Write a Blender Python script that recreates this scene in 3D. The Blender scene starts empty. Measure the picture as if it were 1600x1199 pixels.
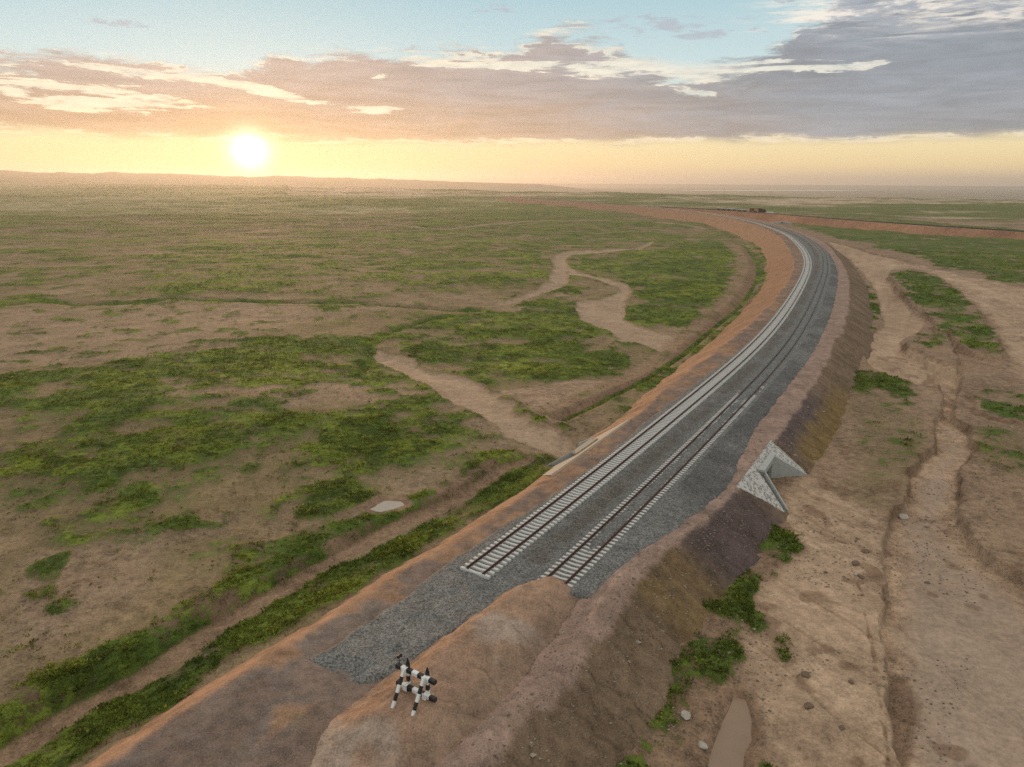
import bpy, math, random
import numpy as np
from mathutils import Vector, Matrix
random.seed(5); RNG=np.random.default_rng(11)
scn=bpy.context.scene; COL=scn.collection

# ------------------------------------------------------------------ camera
F=1110.; HY=284.; P=math.atan((599.5-HY)/F); ROLL=math.radians(0.3); HC=29.0
cam=bpy.data.cameras.new('camera'); co=bpy.data.objects.new('camera',cam); COL.objects.link(co)
cam.sensor_fit='HORIZONTAL'; cam.sensor_width=36; cam.lens=36*F/1600.; cam.clip_start=.5; cam.clip_end=90000
co.location=(0,0,HC); co.matrix_world=Matrix.Translation((0,0,HC))@Matrix.Rotation(math.pi/2-P,4,'X')@Matrix.Rotation(ROLL,4,'Z')
scn.camera=co

# ------------------------------------------------------------------ sun, sky, exposure
SUN_AZ=-19.46; SUN_EL=2.4
sl=bpy.data.lights.new('sun','SUN'); sl.energy=2.3; sl.angle=math.radians(.6); sl.color=(1.,.60,.30)
so=bpy.data.objects.new('sun',sl); COL.objects.link(so)
ca,ce=math.radians(SUN_AZ),math.radians(SUN_EL)
sdir=Vector((math.sin(ca)*math.cos(ce),math.cos(ca)*math.cos(ce),math.sin(ce)))
so.rotation_euler=sdir.to_track_quat('Z','Y').to_euler(); so.location=(0,0,60)
scn.view_settings.view_transform='Standard'; scn.view_settings.look='None'
scn.view_settings.exposure=0.1; scn.view_settings.gamma=1
scn.cycles.volume_step_rate=1; scn.cycles.max_bounces=5; scn.cycles.volume_bounces=0
scn.cycles.diffuse_bounces=2; scn.cycles.glossy_bounces=2; scn.cycles.transmission_bounces=2
scn.cycles.transparent_max_bounces=6; scn.cycles.use_denoising=False; scn.cycles.sample_clamp_indirect=3; scn.cycles.sample_clamp_direct=6

class N:
    """tiny node-expression helper: floats and node sockets combined with operators"""
    nt=None
    def __init__(s,v): s.v=v
    @staticmethod
    def op(o,*a,clamp=False):
        n=N.nt.nodes.new('ShaderNodeMath'); n.operation=o; n.use_clamp=clamp
        for i,x in enumerate(a):
            x=x.v if isinstance(x,N) else x
            if isinstance(x,(int,float)): n.inputs[i].default_value=x
            else: N.nt.links.new(x,n.inputs[i])
        return N(n.outputs[0])
    def __add__(s,o): return N.op('ADD',s,o)
    __radd__=__add__
    def __sub__(s,o): return N.op('SUBTRACT',s,o)
    def __rsub__(s,o): return N.op('SUBTRACT',o,s)
    def __mul__(s,o): return N.op('MULTIPLY',s,o)
    __rmul__=__mul__
    def __truediv__(s,o): return N.op('DIVIDE',s,o)
def nsm(x,a,b):
    n=N.nt.nodes.new('ShaderNodeMapRange'); n.interpolation_type='SMOOTHSTEP'
    N.nt.links.new(x.v,n.inputs[0]); n.inputs[1].default_value=a; n.inputs[2].default_value=b
    return N(n.outputs[0])
def nxyz(x,y,z=0.):
    n=N.nt.nodes.new('ShaderNodeCombineXYZ')
    for i,v in enumerate((x,y,z)):
        if isinstance(v,N): N.nt.links.new(v.v,n.inputs[i])
        else: n.inputs[i].default_value=v
    return N(n.outputs[0])
def nnoise(vec,scale,detail=4,rough=.55,dist=0.):
    n=N.nt.nodes.new('ShaderNodeTexNoise'); N.nt.links.new(vec.v,n.inputs['Vector'])
    n.inputs['Scale'].default_value=scale; n.inputs['Detail'].default_value=detail
    n.inputs['Roughness'].default_value=rough; n.inputs['Distortion'].default_value=dist
    return N(n.outputs[0])
def nmix(f,a,b,mode='MIX'):
    n=N.nt.nodes.new('ShaderNodeMix'); n.data_type='RGBA'; n.blend_type=mode; n.clamp_result=False
    for k,x in ((0,f),(6,a),(7,b)):
        if isinstance(x,N): N.nt.links.new(x.v,n.inputs[k])
        elif k==0: n.inputs[0].default_value=x
        else: n.inputs[k].default_value=(*x,1)
    return N(n.outputs[2])
def nramp(x,pts,interp='LINEAR'):
    n=N.nt.nodes.new('ShaderNodeValToRGB'); N.nt.links.new(x.v,n.inputs[0]); e=n.color_ramp.elements
    n.color_ramp.interpolation=interp
    while len(e)<len(pts): e.new(.5)
    for i,(p,c) in enumerate(pts): e[i].position=p; e[i].color=(*c,1)
    return N(n.outputs[0])
def ncurve(x,pts):
    n=N.nt.nodes.new('ShaderNodeFloatCurve'); N.nt.links.new(x.v,n.inputs['Value']); c=n.mapping.curves[0]
    while len(c.points)<len(pts): c.points.new(.5,.5)
    for i,p in enumerate(pts): c.points[i].location=p
    n.mapping.update(); return N(n.outputs[0])
def nscale(c,f):
    n=N.nt.nodes.new('ShaderNodeVectorMath'); n.operation='SCALE'; N.nt.links.new(c.v,n.inputs[0])
    if isinstance(f,N): N.nt.links.new(f.v,n.inputs['Scale'])
    else: n.inputs['Scale'].default_value=f
    return N(n.outputs[0])
def nadd(a,b):
    n=N.nt.nodes.new('ShaderNodeVectorMath'); n.operation='ADD'; N.nt.links.new(a.v,n.inputs[0])
    if isinstance(b,N): N.nt.links.new(b.v,n.inputs[1])
    else: n.inputs[1].default_value=b
    return N(n.outputs[0])

def build_world():
    w=bpy.data.worlds.new('World'); scn.world=w; w.use_nodes=True; nt=w.node_tree; N.nt=nt
    for n in list(nt.nodes): nt.nodes.remove(n)
    tc=nt.nodes.new('ShaderNodeTexCoord'); sp=nt.nodes.new('ShaderNodeSeparateXYZ'); nt.links.new(tc.outputs['Generated'],sp.inputs[0])
    X,Y,Z=[N(o) for o in sp.outputs]
    DEG=180/math.pi
    el=N.op('ARCSINE',Z)*DEG; az=N.op('ARCTAN2',X,Y)*DEG
    da=az-SUN_AZ; de=el-1.95
    ang=N.op('SQRT',da*da+de*de)
    base=nramp(N.op('MAXIMUM',el,0.)/90.,[(0,(.66,.48,.32)),(1.2/90,(.88,.67,.35)),(3./90,(.88,.73,.42)),(5./90,(.66,.69,.60)),(8./90,(.55,.69,.71)),
        (13./90,(.37,.56,.63)),(30/90,(.66,.65,.61)),(1.,(.98,.91,.82))])
    # a warm core spreads sideways from the sun
    warm=N.op('EXPONENT',ang*-.16)
    base=nadd(base,nscale(nxyz(.35,.22,.06),warm*.12))
    # ---- clouds in azimuth / elevation degrees
    p1=nxyz(az*.07,el*.26,1.3); p2=nxyz(az*.17,el*.75,4.1); p3=nxyz(az*.07+el*.09,el*.45,9.7)
    n1=nnoise(p1,2.0,10,.62,.5); n2=nnoise(p2,1.7,9,.66,.6); n3=nnoise(p3,2.3,8,.6,.7)
    top=ncurve((az+45.)/90.,[(0,.5),(.12,.52),(.19,.535),(.26,.50),(.31,.60),(.38,.64),(.5,.69),(.54,.76),(.575,.70),(.61,.60),(.655,.56),(.70,.66),(.745,.82),(.80,.87),(.9,.87),(1,.8)])*14.
    low=nsm(el+(n2-.5)*1.1+(n1-.5)*1.2,2.4,3.5)
    up=nsm((top-el)+(n1-.5)*6.+(n2-.5)*5.5,-.35,1.3)
    def gau(a0,e0,wa,we,tilt=0.):
        x=(az-a0)/wa; y=(el-e0-(az-a0)*tilt)/we
        return N.op('EXPONENT',(x*x+y*y)*-1.)
    gapL=gau(-30,5.3,8.,1.0,-.05)+gau(-17.5,6.0,5.5,.38,-.16)+gau(-9.5,5.1,2.2,.28,.06)*.8
    gapM=gau(11,8.0,8.,.8,.0)+gau(20,7.7,6.,.5,.0)*.9+gau(-27,7.0,9.,.28,-.06)*.7+gau(-2,8.2,8.,.3,.01)*.7
    g=(gapL+gapM)*(n3*1.9+.15)
    n4=nnoise(nxyz(az*.10+el*.12,el*1.15,2.2),1.3,10,.66,.8); n5=nnoise(nxyz(az*.32,el*1.5,7.7),1.3,8,.65,.4)
    D=up*low*(1.-nsm(g*(1.+(n4-.5)*5.+(n5-.5)*2.2),.42,.95))
    thin=nsm((top+.5-el),-.3,.8)*low*nsm(n4+(n5-.5)*.5+g*.22,.50,.72)
    # detached wisps high up on the right and small scraps
    wis=nsm(gau(27,11.,11.,2.2)*(.75+(n4-.5)*3.+(n5-.5)*2.5),.25,.85)
    scr=nsm((gau(-1,11.9,2.5,.5)+gau(9.,11.2,6,.6)*.8+gau(-27,9.8,3.,.35)+gau(14,10.2,7,.7)*.8)*(.9+(n5-.5)*4.),.55,.95)
    shade=nsm(az+(n1-.5)*14.,-12,26)
    cdark=nramp(shade,[(0,(.46,.36,.32)),(.45,(.39,.35,.35)),(1,(.27,.295,.34))])
    clow=nramp(shade,[(0,(.58,.38,.25)),(.4,(.52,.37,.29)),(1,(.30,.31,.35))])
    ccol=nmix(nsm(el+(n1-.5)*5.,3.,7.5),clow,cdark)
    ccol=nscale(ccol,.74+nsm(n4,.3,.7)*.22+nsm(n1,.3,.72)*.26)
    edge=nsm(D,.02,.5)*(1.-nsm(D,.5,.98))*nsm(n4+(n5-.5)*.6,.38,.6)
    cream=nscale(nmix(nsm(az,-15,30),(1.05,.86,.60),(.88,.78,.66)),.76+nsm(n5,.3,.7)*.3)
    ccol=nmix(nsm(edge*1.3,.15,.95)*.85,ccol,cream)
    # internal bright streaks where the deck is thin
    ccol=nmix(nsm(g*.55+(n4-.5)*1.6+(n5-.5)*.8,.45,.9)*.6,ccol,cream)
    ccol=nadd(ccol,nscale(nxyz(.75,.42,.12),N.op('EXPONENT',ang*-.35)*.08))
    sky=nmix(thin*.62,base,cream); sky=nmix(D*.96,sky,ccol)
    wcol=nmix(nsm(n5+(n1-.5)*1.2,.42,.62),(.92,.84,.74),(.38,.41,.46))
    sky=nmix(wis*.8,sky,wcol)
    sky=nmix(scr*.8,sky,(.42,.46,.52))
    puff=nsm((gau(1.5,1.45,3.5,.38)*1.+gau(-10,1.5,2.5,.2)*.8+gau(13,1.2,8,.25)*.7)*(.9+(n2-.5)*3.5),.6,.95)
    sky=nmix(puff*.35,sky,(.72,.55,.40))
    # sun disc and its glow in the air
    sky=nadd(sky,nscale(nxyz(1.,.84,.58),N.op('EXPONENT',ang*ang*-.75)*2.4))
    sky=nadd(sky,nscale(nxyz(.9,.58,.22),N.op('EXPONENT',ang*-.42)*.24))
    # physical sky under it all, at low strength
    ns=nt.nodes.new('ShaderNodeTexSky'); ns.sky_type='NISHITA'; ns.sun_disc=False
    ns.sun_elevation=math.radians(SUN_EL); ns.sun_rotation=math.radians(SUN_AZ); ns.altitude=1200; ns.dust_density=1.5
    sky=nadd(sky,nscale(N(ns.outputs[0]),.008))
    bg=nt.nodes.new('ShaderNodeBackground'); nt.links.new(sky.v,bg.inputs[0]); bg.inputs[1].default_value=1.0
    out=nt.nodes.new('ShaderNodeOutputWorld'); nt.links.new(bg.outputs[0],out.inputs[0])
build_world()

# ------------------------------------------------------------------ numeric helpers
def un(u,v,z=0.):
    """photo measurement -> place on the level z (metres)"""
    u=np.asarray(u,float); v=np.asarray(v,float)
    x0=(u-800)/F; y0=(v-599.5)/F; c,s=math.cos(ROLL),math.sin(ROLL)
    x=x0*c+y0*s; y=-x0*s+y0*c
    Y=math.cos(P)-y*math.sin(P); Z=-(math.sin(P)+y*math.cos(P)); t=(z-HC)/Z
    return np.stack([x*t,Y*t],-1)
def W(pts,z): return un([p[0] for p in pts],[p[1] for p in pts],z)
def resample(Q,step):
    d=np.r_[0,np.cumsum(np.linalg.norm(np.diff(Q,axis=0),axis=1))]; n=max(2,int(d[-1]/step)+1); t=np.linspace(0,d[-1],n)
    return np.stack([np.interp(t,d,Q[:,0]),np.interp(t,d,Q[:,1])],-1)
def smooth(Q,k):
    n=int(k*3); w=np.exp(-.5*(np.arange(-n,n+1)/k)**2); w/=w.sum()
    a=2*Q[0]-Q[n:0:-1]; b=2*Q[-1]-Q[-2:-n-2:-1]; R=np.vstack([a,Q,b])
    return np.stack([np.convolve(R[:,i],w,'valid') for i in (0,1)],-1)
def catmull(Q,m=16):
    Q=np.asarray(Q,float); R=np.vstack([2*Q[0]-Q[1],Q,2*Q[-1]-Q[-2]]); out=[]
    for i in range(1,len(R)-2):
        p0,p1,p2,p3=R[i-1:i+3]
        for t in np.linspace(0,1,m,endpoint=False):
            out.append(.5*((2*p1)+(-p0+p2)*t+(2*p0-5*p1+4*p2-p3)*t*t+(-p0+3*p1-3*p2+p3)*t**3))
    out.append(R[-2]); return np.array(out)
class Line:
    def __init__(s,w,step=2.,k=8,back=60,fwd=0):
        w=smooth(resample(catmull(w),step),k)
        t0=(w[0]-w[6]); t0/=np.linalg.norm(t0); nb=int(back/step)
        t1=(w[-1]-w[-7]); t1/=np.linalg.norm(t1); nf=int(fwd/step)
        L=[w]
        if nb: L.insert(0,w[0]+t0*step*np.arange(nb,0,-1)[:,None])
        if nf: L.append(w[-1]+t1*step*np.arange(1,nf+1)[:,None])
        s.P=np.vstack(L); d=np.linalg.norm(np.diff(s.P,axis=0),axis=1); s.s=np.r_[0,np.cumsum(d)]; s.s-=s.s[nb]
        T=np.gradient(s.P,axis=0); s.T=T/np.linalg.norm(T,axis=1)[:,None]; s.N=np.stack([s.T[:,1],-s.T[:,0]],-1)
    def at(s,q,d=0.):
        q=np.asarray(q,float); p=np.stack([np.interp(q,s.s,s.P[:,i]) for i in(0,1)],-1)
        n=np.stack([np.interp(q,s.s,s.N[:,i]) for i in(0,1)],-1); return p+n*np.asarray(d,float)[...,None]
    def tan(s,q):
        t=np.stack([np.interp(q,s.s,s.T[:,i]) for i in(0,1)],-1); return t/np.linalg.norm(t,axis=-1,keepdims=True)
    def sd(s,X):
        S=np.zeros(len(X)); D=np.zeros(len(X)); PX=s.P[:,0].astype(np.float32); PY=s.P[:,1].astype(np.float32)
        for i in range(0,len(X),20000):
            x=X[i:i+20000]; xf=x.astype(np.float32)
            j=((xf[:,None,0]-PX)**2+(xf[:,None,1]-PY)**2).argmin(1)
            v=x-s.P[j]; S[i:i+20000]=s.s[j]+(v*s.T[j]).sum(1); D[i:i+20000]=(v*s.N[j]).sum(1)
        return S,D
def h2(ix,iy,seed):
    n=(ix.astype(np.int64)*374761393+iy.astype(np.int64)*668265263+seed*1442695041)&0xffffffff
    n=((n^(n>>13))*1274126177)&0xffffffff; n=n^(n>>16); n=(n*2246822519)&0xffffffff; n^=n>>15
    return (n&0xffffff)/float(0xffffff)
def vn(x,y,seed=0):
    ix=np.floor(x); iy=np.floor(y); fx=x-ix; fy=y-iy; fx=fx*fx*(3-2*fx); fy=fy*fy*(3-2*fy)
    a=h2(ix,iy,seed); b=h2(ix+1,iy,seed); c=h2(ix,iy+1,seed); d=h2(ix+1,iy+1,seed)
    return (a+(b-a)*fx)*(1-fy)+(c+(d-c)*fx)*fy
def fbm(x,y,wl,seed=0,o=4,gain=.55):
    """0..1 noise, wl = longest wavelength in metres"""
    v=0;a=1;t=0;c,s=math.cos(.6),math.sin(.6); x=np.asarray(x,float)/wl; y=np.asarray(y,float)/wl
    for i in range(o):
        v=v+a*vn(x+17.3*i,y-9.1*i,seed+i); t+=a; a*=gain; x,y=(x*c-y*s)*2.03,(x*s+y*c)*2.03
    return np.clip((v/t-.5)*1.45+.5,0,1)
def sst(x,a,b): t=np.clip((x-a)/(b-a),0,1); return t*t*(3-2*t)
def lerp(a,b,t): return a+(b-a)*t
def psd(X,poly):
    """signed distance to a polygon, + inside; far points get a large negative number"""
    lo=poly.min(0)-40; hi=poly.max(0)+40; out=np.full(len(X),-40.)
    k=np.where((X[:,0]>lo[0])&(X[:,0]<hi[0])&(X[:,1]>lo[1])&(X[:,1]<hi[1]))[0]
    x=X[k]; best=np.full(len(k),1e18); ins=np.zeros(len(k),bool)
    for i in range(len(poly)):
        a=poly[i]; b=poly[(i+1)%len(poly)]; e=b-a; w=x-a; t=np.clip((w@e)/(e@e+1e-12),0,1)
        dd=((w-t[:,None]*e)**2).sum(1); best=np.minimum(best,dd)
        c=((a[1]>x[:,1])!=(b[1]>x[:,1])); xi=(b[0]-a[0])*(x[:,1]-a[1])/(b[1]-a[1]+1e-12)+a[0]; ins^=(c&(x[:,0]<xi))
    d=np.sqrt(best); out[k]=np.where(ins,d,-d); return out
def lsd(X,line,cap=30):
    """distance, side (+ right of travel) and fraction along an open polyline"""
    lo=line.min(0)-cap; hi=line.max(0)+cap; D=np.full(len(X),float(cap)); S=np.ones(len(X)); T=np.zeros(len(X))
    k=np.where((X[:,0]>lo[0])&(X[:,0]<hi[0])&(X[:,1]>lo[1])&(X[:,1]<hi[1]))[0]; x=X[k]
    best=np.full(len(k),1e18); sd_=np.ones(len(k)); tt=np.zeros(len(k)); n=len(line)-1
    for i in range(n):
        a=line[i]; e=line[i+1]-a; w=x-a; t=np.clip((w@e)/(e@e+1e-12),0,1); dd=((w-t[:,None]*e)**2).sum(1)
        m=dd<best; best[m]=dd[m]; sd_[m]=np.sign(e[1]*w[m,0]-e[0]*w[m,1]); tt[m]=(i+t[m])/n
    D[k]=np.minimum(np.sqrt(best),cap); S[k]=sd_; T[k]=tt; return D,S,T

# ------------------------------------------------------------------ object helpers
def tag(o,label=None,cat=None,group=None,kind=None):
    if label: o['label']=label
    if cat: o['category']=cat
    if group: o['group']=group
    if kind: o['kind']=kind
    return o
def empty(name,loc,rz=0):
    o=bpy.data.objects.new(name,None); COL.objects.link(o); o.location=loc; o.rotation_euler=(0,0,rz); o.empty_display_size=.3; return o
def mesh_np(name,V,Fq,mat,parent=None,smooth_=True,cols=None,flts=None,mi=None,normals=None):
    """Fq: (n,3) or (n,4) int array"""
    me=bpy.data.meshes.new(name); V=np.asarray(V,np.float32); Fq=np.asarray(Fq,np.int32); k=Fq.shape[1]
    me.vertices.add(len(V)); me.vertices.foreach_set('co',V.ravel())
    me.loops.add(Fq.size); me.loops.foreach_set('vertex_index',Fq.ravel())
    me.polygons.add(len(Fq)); me.polygons.foreach_set('loop_start',np.arange(0,Fq.size,k,dtype=np.int32))
    me.update(calc_edges=True)
    me.polygons.foreach_set('use_smooth',np.full(len(Fq),bool(smooth_)))
    for nm,a in (cols or {}).items():
        at=me.color_attributes.new(nm,'FLOAT_COLOR','POINT'); c=np.ones((len(V),4),np.float32); c[:,:3]=a; at.data.foreach_set('color',c.ravel())
    for nm,a in (flts or {}).items():
        at=me.attributes.new(nm,'FLOAT','POINT'); at.data.foreach_set('value',np.asarray(a,np.float32))
    for m in (mat if isinstance(mat,(list,tuple)) else [mat]): me.materials.append(m)
    if mi is not None: me.polygons.foreach_set('material_index',np.asarray(mi,np.int32))
    if normals is not None: me.normals_split_custom_set_from_vertices(normals)
    o=bpy.data.objects.new(name,me); COL.objects.link(o)
    if parent: o.parent=parent
    return o
class MB:
    """collects boxes, prisms and tubes; one build = one mesh object"""
    def __init__(s): s.v=[];s.f=[];s.m=[]
    def add(s,vs,fs,mi=0):
        b=len(s.v); s.v+= [tuple(x) for x in vs]; s.f+=[tuple(b+i for i in f) for f in fs]; s.m+=[mi]*len(fs)
    def box(s,c,size,mi=0,rot=None,top=(1,1)):
        hx,hy,hz=[x/2 for x in size]; vs=[]
        for z,k in ((-hz,(1,1)),(hz,top)):
            for x,y in ((-hx,-hy),(hx,-hy),(hx,hy),(-hx,hy)):
                p=Vector((x*k[0],y*k[1],z)); p=rot@p if rot else p; vs.append(p+Vector(c))
        s.add(vs,[(3,2,1,0),(4,5,6,7),(0,1,5,4),(1,2,6,5),(2,3,7,6),(3,0,4,7)],mi)
    def bar(s,a,b,w,h,mi=0,bev=.0,up=(0,0,1),w2=None,h2=None):
        """beam with chamfered rectangular section from a to b"""
        a=Vector(a);b=Vector(b);d=(b-a).normalized();u=Vector(up);sx=d.cross(u)
        if sx.length<1e-4: sx=d.cross(Vector((0,1,0)))
        sx.normalize();uy=sx.cross(d);vs=[]
        for p,ww,hh in ((a,w,h),(b,w2 or w,h2 or h)):
            x=ww/2;y=hh/2;c=bev
            pr=[(-x+c,-y),(x-c,-y),(x,-y+c),(x,y-c),(x-c,y),(-x+c,y),(-x,y-c),(-x,-y+c)] if c else [(-x,-y),(x,-y),(x,y),(-x,y)]
            vs+=[p+sx*i+uy*j for i,j in pr]
        n=len(vs)//2
        s.add(vs,[tuple(range(n))[::-1],tuple(range(n,2*n))]+[(i,(i+1)%n,n+(i+1)%n,n+i) for i in range(n)],mi)
    def tube(s,a,b,r,r2=None,n=12,mi=0):
        a=Vector(a);b=Vector(b);d=(b-a).normalized();t=d.cross(Vector((0,0,1)))
        if t.length<1e-4:t=Vector((1,0,0))
        t.normalize();u=d.cross(t);r2=r if r2 is None else r2
        vs=[p+(t*math.cos(q)+u*math.sin(q))*rr for p,rr in((a,r),(b,r2)) for q in [2*math.pi*i/n for i in range(n)]]
        s.add(vs,[tuple(range(n)),tuple(range(n,2*n))[::-1]]+[(i,n+i,n+(i+1)%n,(i+1)%n) for i in range(n)],mi)
    def build(s,name,mat,parent=None,smooth_=False):
        me=bpy.data.meshes.new(name); me.from_pydata(s.v,[],s.f)
        for m in (mat if isinstance(mat,(list,tuple)) else [mat]): me.materials.append(m)
        me.polygons.foreach_set('material_index',s.m)
        if smooth_: me.polygons.foreach_set('use_smooth',[True]*len(s.f))
        me.update(); o=bpy.data.objects.new(name,me); COL.objects.link(o)
        if parent:o.parent=parent
        return o
def grid_faces(nr,nc,wrap=False):
    i=np.arange(nr-1)[:,None]; j=np.arange(nc if wrap else nc-1)[None,:]; j2=(j+1)%nc
    return np.stack([i*nc+j,i*nc+j2,(i+1)*nc+j2,(i+1)*nc+j],-1).reshape(-1,4)

# ------------------------------------------------------------------ materials
def new_mat(name):
    m=bpy.data.materials.new(name); m.use_nodes=True; N.nt=m.node_tree
    b=m.node_tree.nodes['Principled BSDF']; return m,b
def lk(a,b): N.nt.links.new(a.v if isinstance(a,N) else a,b)
def pos():
    g=N.nt.nodes.new('ShaderNodeNewGeometry'); return N(g.outputs['Position'])
def objc():
    g=N.nt.nodes.new('ShaderNodeTexCoord'); return N(g.outputs['Object'])
def attr(n,fac=False):
    a=N.nt.nodes.new('ShaderNodeAttribute'); a.attribute_name=n; return N(a.outputs['Fac' if fac else 'Color'])
def bump(h,dist,strength=1.):
    n=N.nt.nodes.new('ShaderNodeBump'); n.inputs['Strength'].default_value=strength; n.inputs['Distance'].default_value=dist
    lk(h,n.inputs['Height']); return N(n.outputs[0])
def simple(name,col,rough=.8,var=.25,scale=3.,bd=0.,metal=0.):
    m,b=new_mat(name); p=objc(); n=nnoise(p,scale,6,.6)
    lk(nscale(nmix(0.,col,col),1-var+n*2*var),b.inputs['Base Color']); b.inputs['Roughness'].default_value=rough; b.inputs['Metallic'].default_value=metal
    b.inputs['Specular IOR Level'].default_value=.3
    if bd: lk(bump(nnoise(p,scale*6,4),bd),b.inputs['Normal'])
    return m
def mat_ground():
    m,b=new_mat('ground_soil_and_grass'); p=pos(); soil=attr('soil'); veg=attr('veg'); g=attr('grass',True)
    a=nnoise(p,1.1,5,.62); c=nnoise(p,7.,4,.65); f=nnoise(p,28.,3,.6)
    w=nnoise(p,.16,9,.74); dt=attr('detail',True); wk=nsm(w,.28,.72); ak=nsm(a,.28,.72); ck=nsm(c,.25,.75)
    mask=nsm(g+(w-.5)*1.3+(a-.5)*1.1+(c-.5)*.9,.44,.64)
    soilc=nscale(soil,.98+((wk-.5)*.50+(ak-.5)*.50+(ck-.5)*.62)*dt+(nsm(nnoise(p,2.6,2,.6),.3,.7)-.5)*.22)
    # pebbles and crumbs
    v=N.nt.nodes.new('ShaderNodeTexVoronoi'); lk(p,v.inputs['Vector']); v.inputs['Scale'].default_value=2.6
    peb=1.-nsm(N(v.outputs['Distance']),.05,.13)
    soilc=nmix(peb*nsm(nnoise(p,.5,2),.5,.62)*.5,soilc,(.10,.075,.05))
    vegc=nscale(veg,.12+wk*.5+ak*.6+ck*.75)
    vegc=nmix(nsm(c+(a-.5)*.6,.55,.75)*.35,vegc,nscale(soil,.75))
    lk(nmix(mask,soilc,vegc),b.inputs['Base Color']); b.inputs['Roughness'].default_value=.95; b.inputs['Specular IOR Level'].default_value=.12
    h=(w*.20+a*.10+c*.07*(1.+mask*1.5))*dt+f*.008
    lk(bump(h,1.,.75),b.inputs['Normal']); return m
def mat_bank():
    m,b=new_mat('embankment_fill'); p=pos(); soil=attr('soil'); a=nnoise(p,1.3,5,.6); c=nnoise(p,9.,4,.7); f=nnoise(p,34.,2,.6)
    v=N.nt.nodes.new('ShaderNodeTexVoronoi'); lk(p,v.inputs['Vector']); v.inputs['Scale'].default_value=7.
    st=(1.-nsm(N(v.outputs['Distance']),.12,.3))*nsm(nnoise(p,1.6,3),.42,.58)
    col=nscale(soil,.42+nsm(nnoise(p,.3,8,.72),.25,.75)*.5+nsm(a,.28,.72)*.38+nsm(c,.3,.7)*.55-.12); sc=N.nt.nodes.new('ShaderNodeSeparateColor'); lk(v.outputs['Color'],sc.inputs[0])
    col=nmix(st*.55,col,nmix(nsm(N(sc.outputs[0]),.35,.65),(.07,.06,.055),(.42,.36,.30)))
    lk(col,b.inputs['Base Color']); b.inputs['Roughness'].default_value=.95; b.inputs['Specular IOR Level'].default_value=.12
    lk(bump(a*.06+c*.04+st*.025+f*.008,1.,.8),b.inputs['Normal']); return m
def mat_ballast():
    m,b=new_mat('crushed_stone_ballast'); p=pos(); soil=attr('soil')
    v=N.nt.nodes.new('ShaderNodeTexVoronoi'); lk(p,v.inputs['Vector']); v.inputs['Scale'].default_value=11.
    v2=N.nt.nodes.new('ShaderNodeTexVoronoi'); lk(p,v2.inputs['Vector']); v2.inputs['Scale'].default_value=4.
    sc=N.nt.nodes.new('ShaderNodeSeparateColor'); lk(v.outputs['Color'],sc.inputs[0]); s2=N.nt.nodes.new('ShaderNodeSeparateColor'); lk(v2.outputs['Color'],s2.inputs[0])
    val=.28+N(sc.outputs[0])*.95+N(s2.outputs[0])*.28
    gap=nsm(N(v.outputs['Distance']),.03,.35); a=nnoise(p,.9,5,.6)
    lk(nscale(soil,val*(.55+a*.9)*(1.12-gap*.45)),b.inputs['Base Color']); b.inputs['Roughness'].default_value=.85; b.inputs['Specular IOR Level'].default_value=.25
    lk(bump(N(sc.outputs[1])*.03-N(v.outputs['Distance'])*.04+N(s2.outputs[1])*.03,1.,.9),b.inputs['Normal']); return m
def mat_leaf(name,translucent=.45):
    m,b=new_mat(name); c=attr('veg'); nt=m.node_tree; out=[n for n in nt.nodes if n.type=='OUTPUT_MATERIAL'][0]
    col=nscale(c,.8+nnoise(pos(),3.,3)*.5); lk(col,b.inputs['Base Color']); b.inputs['Roughness'].default_value=.75; b.inputs['Specular IOR Level'].default_value=.2
    t=nt.nodes.new('ShaderNodeBsdfTranslucent'); lk(nmix(.35,col,(.32,.30,.04)),t.inputs['Color'])
    mx=nt.nodes.new('ShaderNodeMixShader'); mx.inputs[0].default_value=translucent; lk(b.outputs[0],mx.inputs[1]); lk(t.outputs[0],mx.inputs[2]); lk(mx.outputs[0],out.inputs[0]); return m
def mat_water(name,col,rough):
    m,b=new_mat(name); lk(nscale(nmix(0.,col,col),.85+nnoise(pos(),.6,4)*.3),b.inputs['Base Color']); b.inputs['Roughness'].default_value=rough
    b.inputs['Specular IOR Level'].default_value=.5; lk(bump(nnoise(pos(),2.5,3),.004,.4),b.inputs['Normal']); return m
def mat_masonry():
    m,b=new_mat('pitched_rubble_stone'); p=objc()
    v=N.nt.nodes.new('ShaderNodeTexVoronoi'); v.feature='F1'; lk(nadd(p,nscale(nxyz(nnoise(p,1.5,3),nnoise(nadd(p,(5,3,1)),1.5,3),0.),.3)),v.inputs['Vector']); v.inputs['Scale'].default_value=3.7
    e=N.nt.nodes.new('ShaderNodeTexVoronoi'); e.feature='DISTANCE_TO_EDGE'; lk(nadd(p,nscale(nxyz(nnoise(p,1.5,3),nnoise(nadd(p,(5,3,1)),1.5,3),0.),.3)),e.inputs['Vector']); e.inputs['Scale'].default_value=3.7
    sc=N.nt.nodes.new('ShaderNodeSeparateColor'); lk(v.outputs['Color'],sc.inputs[0]); a=nnoise(p,5.,5,.65)
    stone=nsm(N(sc.outputs[0]),.46,.6)*nsm(N(e.outputs['Distance']),.05,.14)
    col=nmix(stone*.85,nscale(nmix(0.,(.50,.48,.45),(1,1,1)),.65+a*.7),(.13,.12,.115))
    lk(col,b.inputs['Base Color']); b.inputs['Roughness'].default_value=.9; lk(bump(nsm(N(e.outputs['Distance']),.0,.1)*.03+a*.02,1.,.7),b.inputs['Normal']); return m
M_GROUND=mat_ground(); M_BANK=mat_bank(); M_BALLAST=mat_ballast(); M_LEAF=mat_leaf('grass_blades')
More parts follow.
